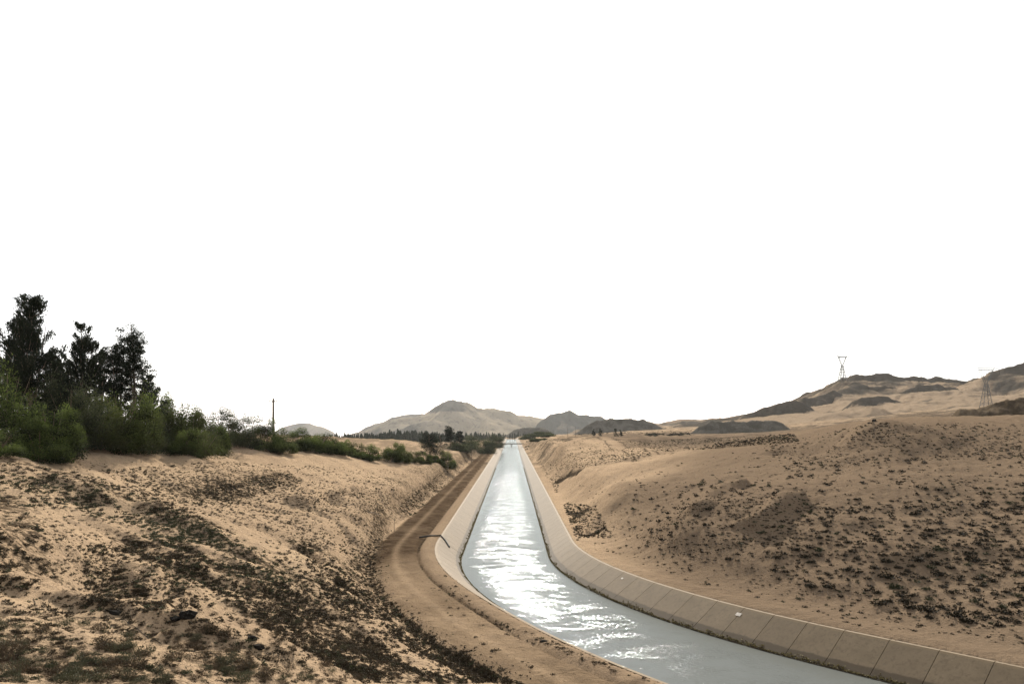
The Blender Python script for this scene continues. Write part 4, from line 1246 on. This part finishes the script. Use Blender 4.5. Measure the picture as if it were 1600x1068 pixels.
# ------------------------------------------------------------------ pylons
def pylon(px, D, base_py, h, lab, rz, spread, t):
    x = (px - CX) * D / F; zb = CAMZ - (base_py - HZ) * D / F
    root = tag(empty('pylon', (x, D, zb), rz), lab, 'pylon', 'steel pylons on the right hand hills')
    b, wst, hw = spread, spread * 0.26, h * 0.56
    def lattice(mb, p0, p1, p2, p3, n):
        """two chords p0-p1 and p2-p3 with zigzag between"""
        p0, p1, p2, p3 = map(Vector, (p0, p1, p2, p3))
        for i in range(n):
            a, c = p0.lerp(p1, i / n), p2.lerp(p3, (i + 1) / n)
            d, e = p2.lerp(p3, i / n), p0.lerp(p1, (i + 1) / n)
            mb.tube([a, c], t * 0.5, 4); mb.tube([d, e], t * 0.5, 4)
    for sx in (-1, 1):
        for sy in (-1, 1):
            mb = MB(); mb.tube([(sx * b, sy * b * 0.6, -2), (sx * wst, sy * wst * 0.6, hw)], t * 1.25, 4); link('leg', mb.mesh('leg'), M_steel, root)
    mb = MB()
    for sy in (-1, 1):
        lattice(mb, (-b, sy * b * 0.6, 0), (-wst, sy * wst * 0.6, hw), (b, sy * b * 0.6, 0), (wst, sy * wst * 0.6, hw), 5)
    for sx in (-1, 1):
        lattice(mb, (sx * b, -b * 0.6, 0), (sx * wst, -wst * 0.6, hw), (sx * b, b * 0.6, 0), (sx * wst, wst * 0.6, hw), 5)
    link('bracing', mb.mesh('bracing'), M_steel, root)
    for sx in (-1, 1):
        mb = MB()
        A0, A1 = (sx * wst, 0.4, hw), (sx * h * 0.21, 0.4, h * 0.92); B0, B1 = (sx * wst * 0.2, -0.4, hw + 0.5), (sx * h * 0.15, -0.4, h * 0.90)
        mb.tube([A0, A1], t, 4); mb.tube([B0, B1], t, 4); lattice(mb, A0, A1, B0, B1, 5)
        mb.tube([A1, (sx * h * 0.23, 0, h)], t, 4)
        link('fork_arm', mb.mesh('fork_arm'), M_steel, root)
    mb = MB(); q = h * 0.36
    for sy in (-.5, .5):
        mb.tube([(-q, 0, h * 0.92), (-h * .2, sy, h * 0.95), (h * .2, sy, h * 0.95), (q, 0, h * 0.92)], t, 4)
        mb.tube([(-h * .2, sy, h * 0.90), (h * .2, sy, h * 0.90)], t, 4)
    lattice(mb, (-h * .2, 0, h * .95), (h * .2, 0, h * .95), (-h * .2, 0, h * .9), (h * .2, 0, h * .9), 9)
    link('crossbeam', mb.mesh('crossbeam'), M_steel, root)
    for xx in (-q, 0, q):
        for dx in ((-.9, .9) if xx == 0 else (0,)):
            mb = MB(); mb.tube([(xx + dx * 2, 0, h * 0.9), (xx, 0, h * 0.9 - 3.6)], 0.13, 5); link('insulator_string', mb.mesh('insulator_string'), M_bridge, root)
    return root
pylon(1316, 1260, 592, 38, 'steel pylon on the summit of the dune hill', 0.25, 5.5, 0.5)
pylon(1541, 640, 634, 32, 'steel pylon nearer the right edge above the soil heap', 0.12, 4.2, 0.2)

# ------------------------------------------------------------------ the far bridge
YB = 800.0
root = tag(empty('foot_bridge', (-1.05, YB, 2.4)), 'narrow concrete bridge crossing the canal far off', 'bridge')
mb = MB(); mb.box((0, 0, 0.15), (30, 3.0, 0.7)); link('deck', mb.mesh('deck'), M_bridge, root)
mb = MB(); mb.box((0.3, 0, -1.9), (0.8, 2.6, 3.4)); link('pier', mb.mesh('pier'), M_bridge, root)
for sx in (-1, 1):
    mb = MB(); mb.box((sx * 12.5, 0, -0.7), (3.6, 4.4, 1.4)); link('abutment', mb.mesh('abutment'), M_bridge, root)
for sy in (-1.4, 1.4):
    mb = MB(); mb.box((0, sy, 1.4), (26, .12, .12)); mb.box((0, sy, .95), (26, .08, .08))
    for q in range(-13, 14, 2): mb.box((q, sy, .95), (.12, .1, 1.0))
    link('railing', mb.mesh('railing'), M_bridge, root)

# ------------------------------------------------------------------ haze
hb = N('haze_air')
hb.t.nodes.remove(hb.p)
vol = hb.n('VolumePrincipled')
vol.inputs['Color'].default_value = (0.93, 0.94, 0.94, 1)
vol.inputs['Density'].default_value = 0.000022
vol.inputs['Anisotropy'].default_value = 0.35
out = [x for x in hb.t.nodes if x.type == 'OUTPUT_MATERIAL'][0]
hb.l(vol.outputs[0], out.inputs['Volume'])
mb = MB(); mb.box((0, 3900, 40), (16000, 8800, 700))
tag(link('haze', mb.mesh('haze'), hb.m), 'thin pale haze over the whole valley', kind='stuff')
print('tris', sum(len(o.data.polygons) for o in S.objects if o.type == 'MESH'), 'objects', len(S.objects))
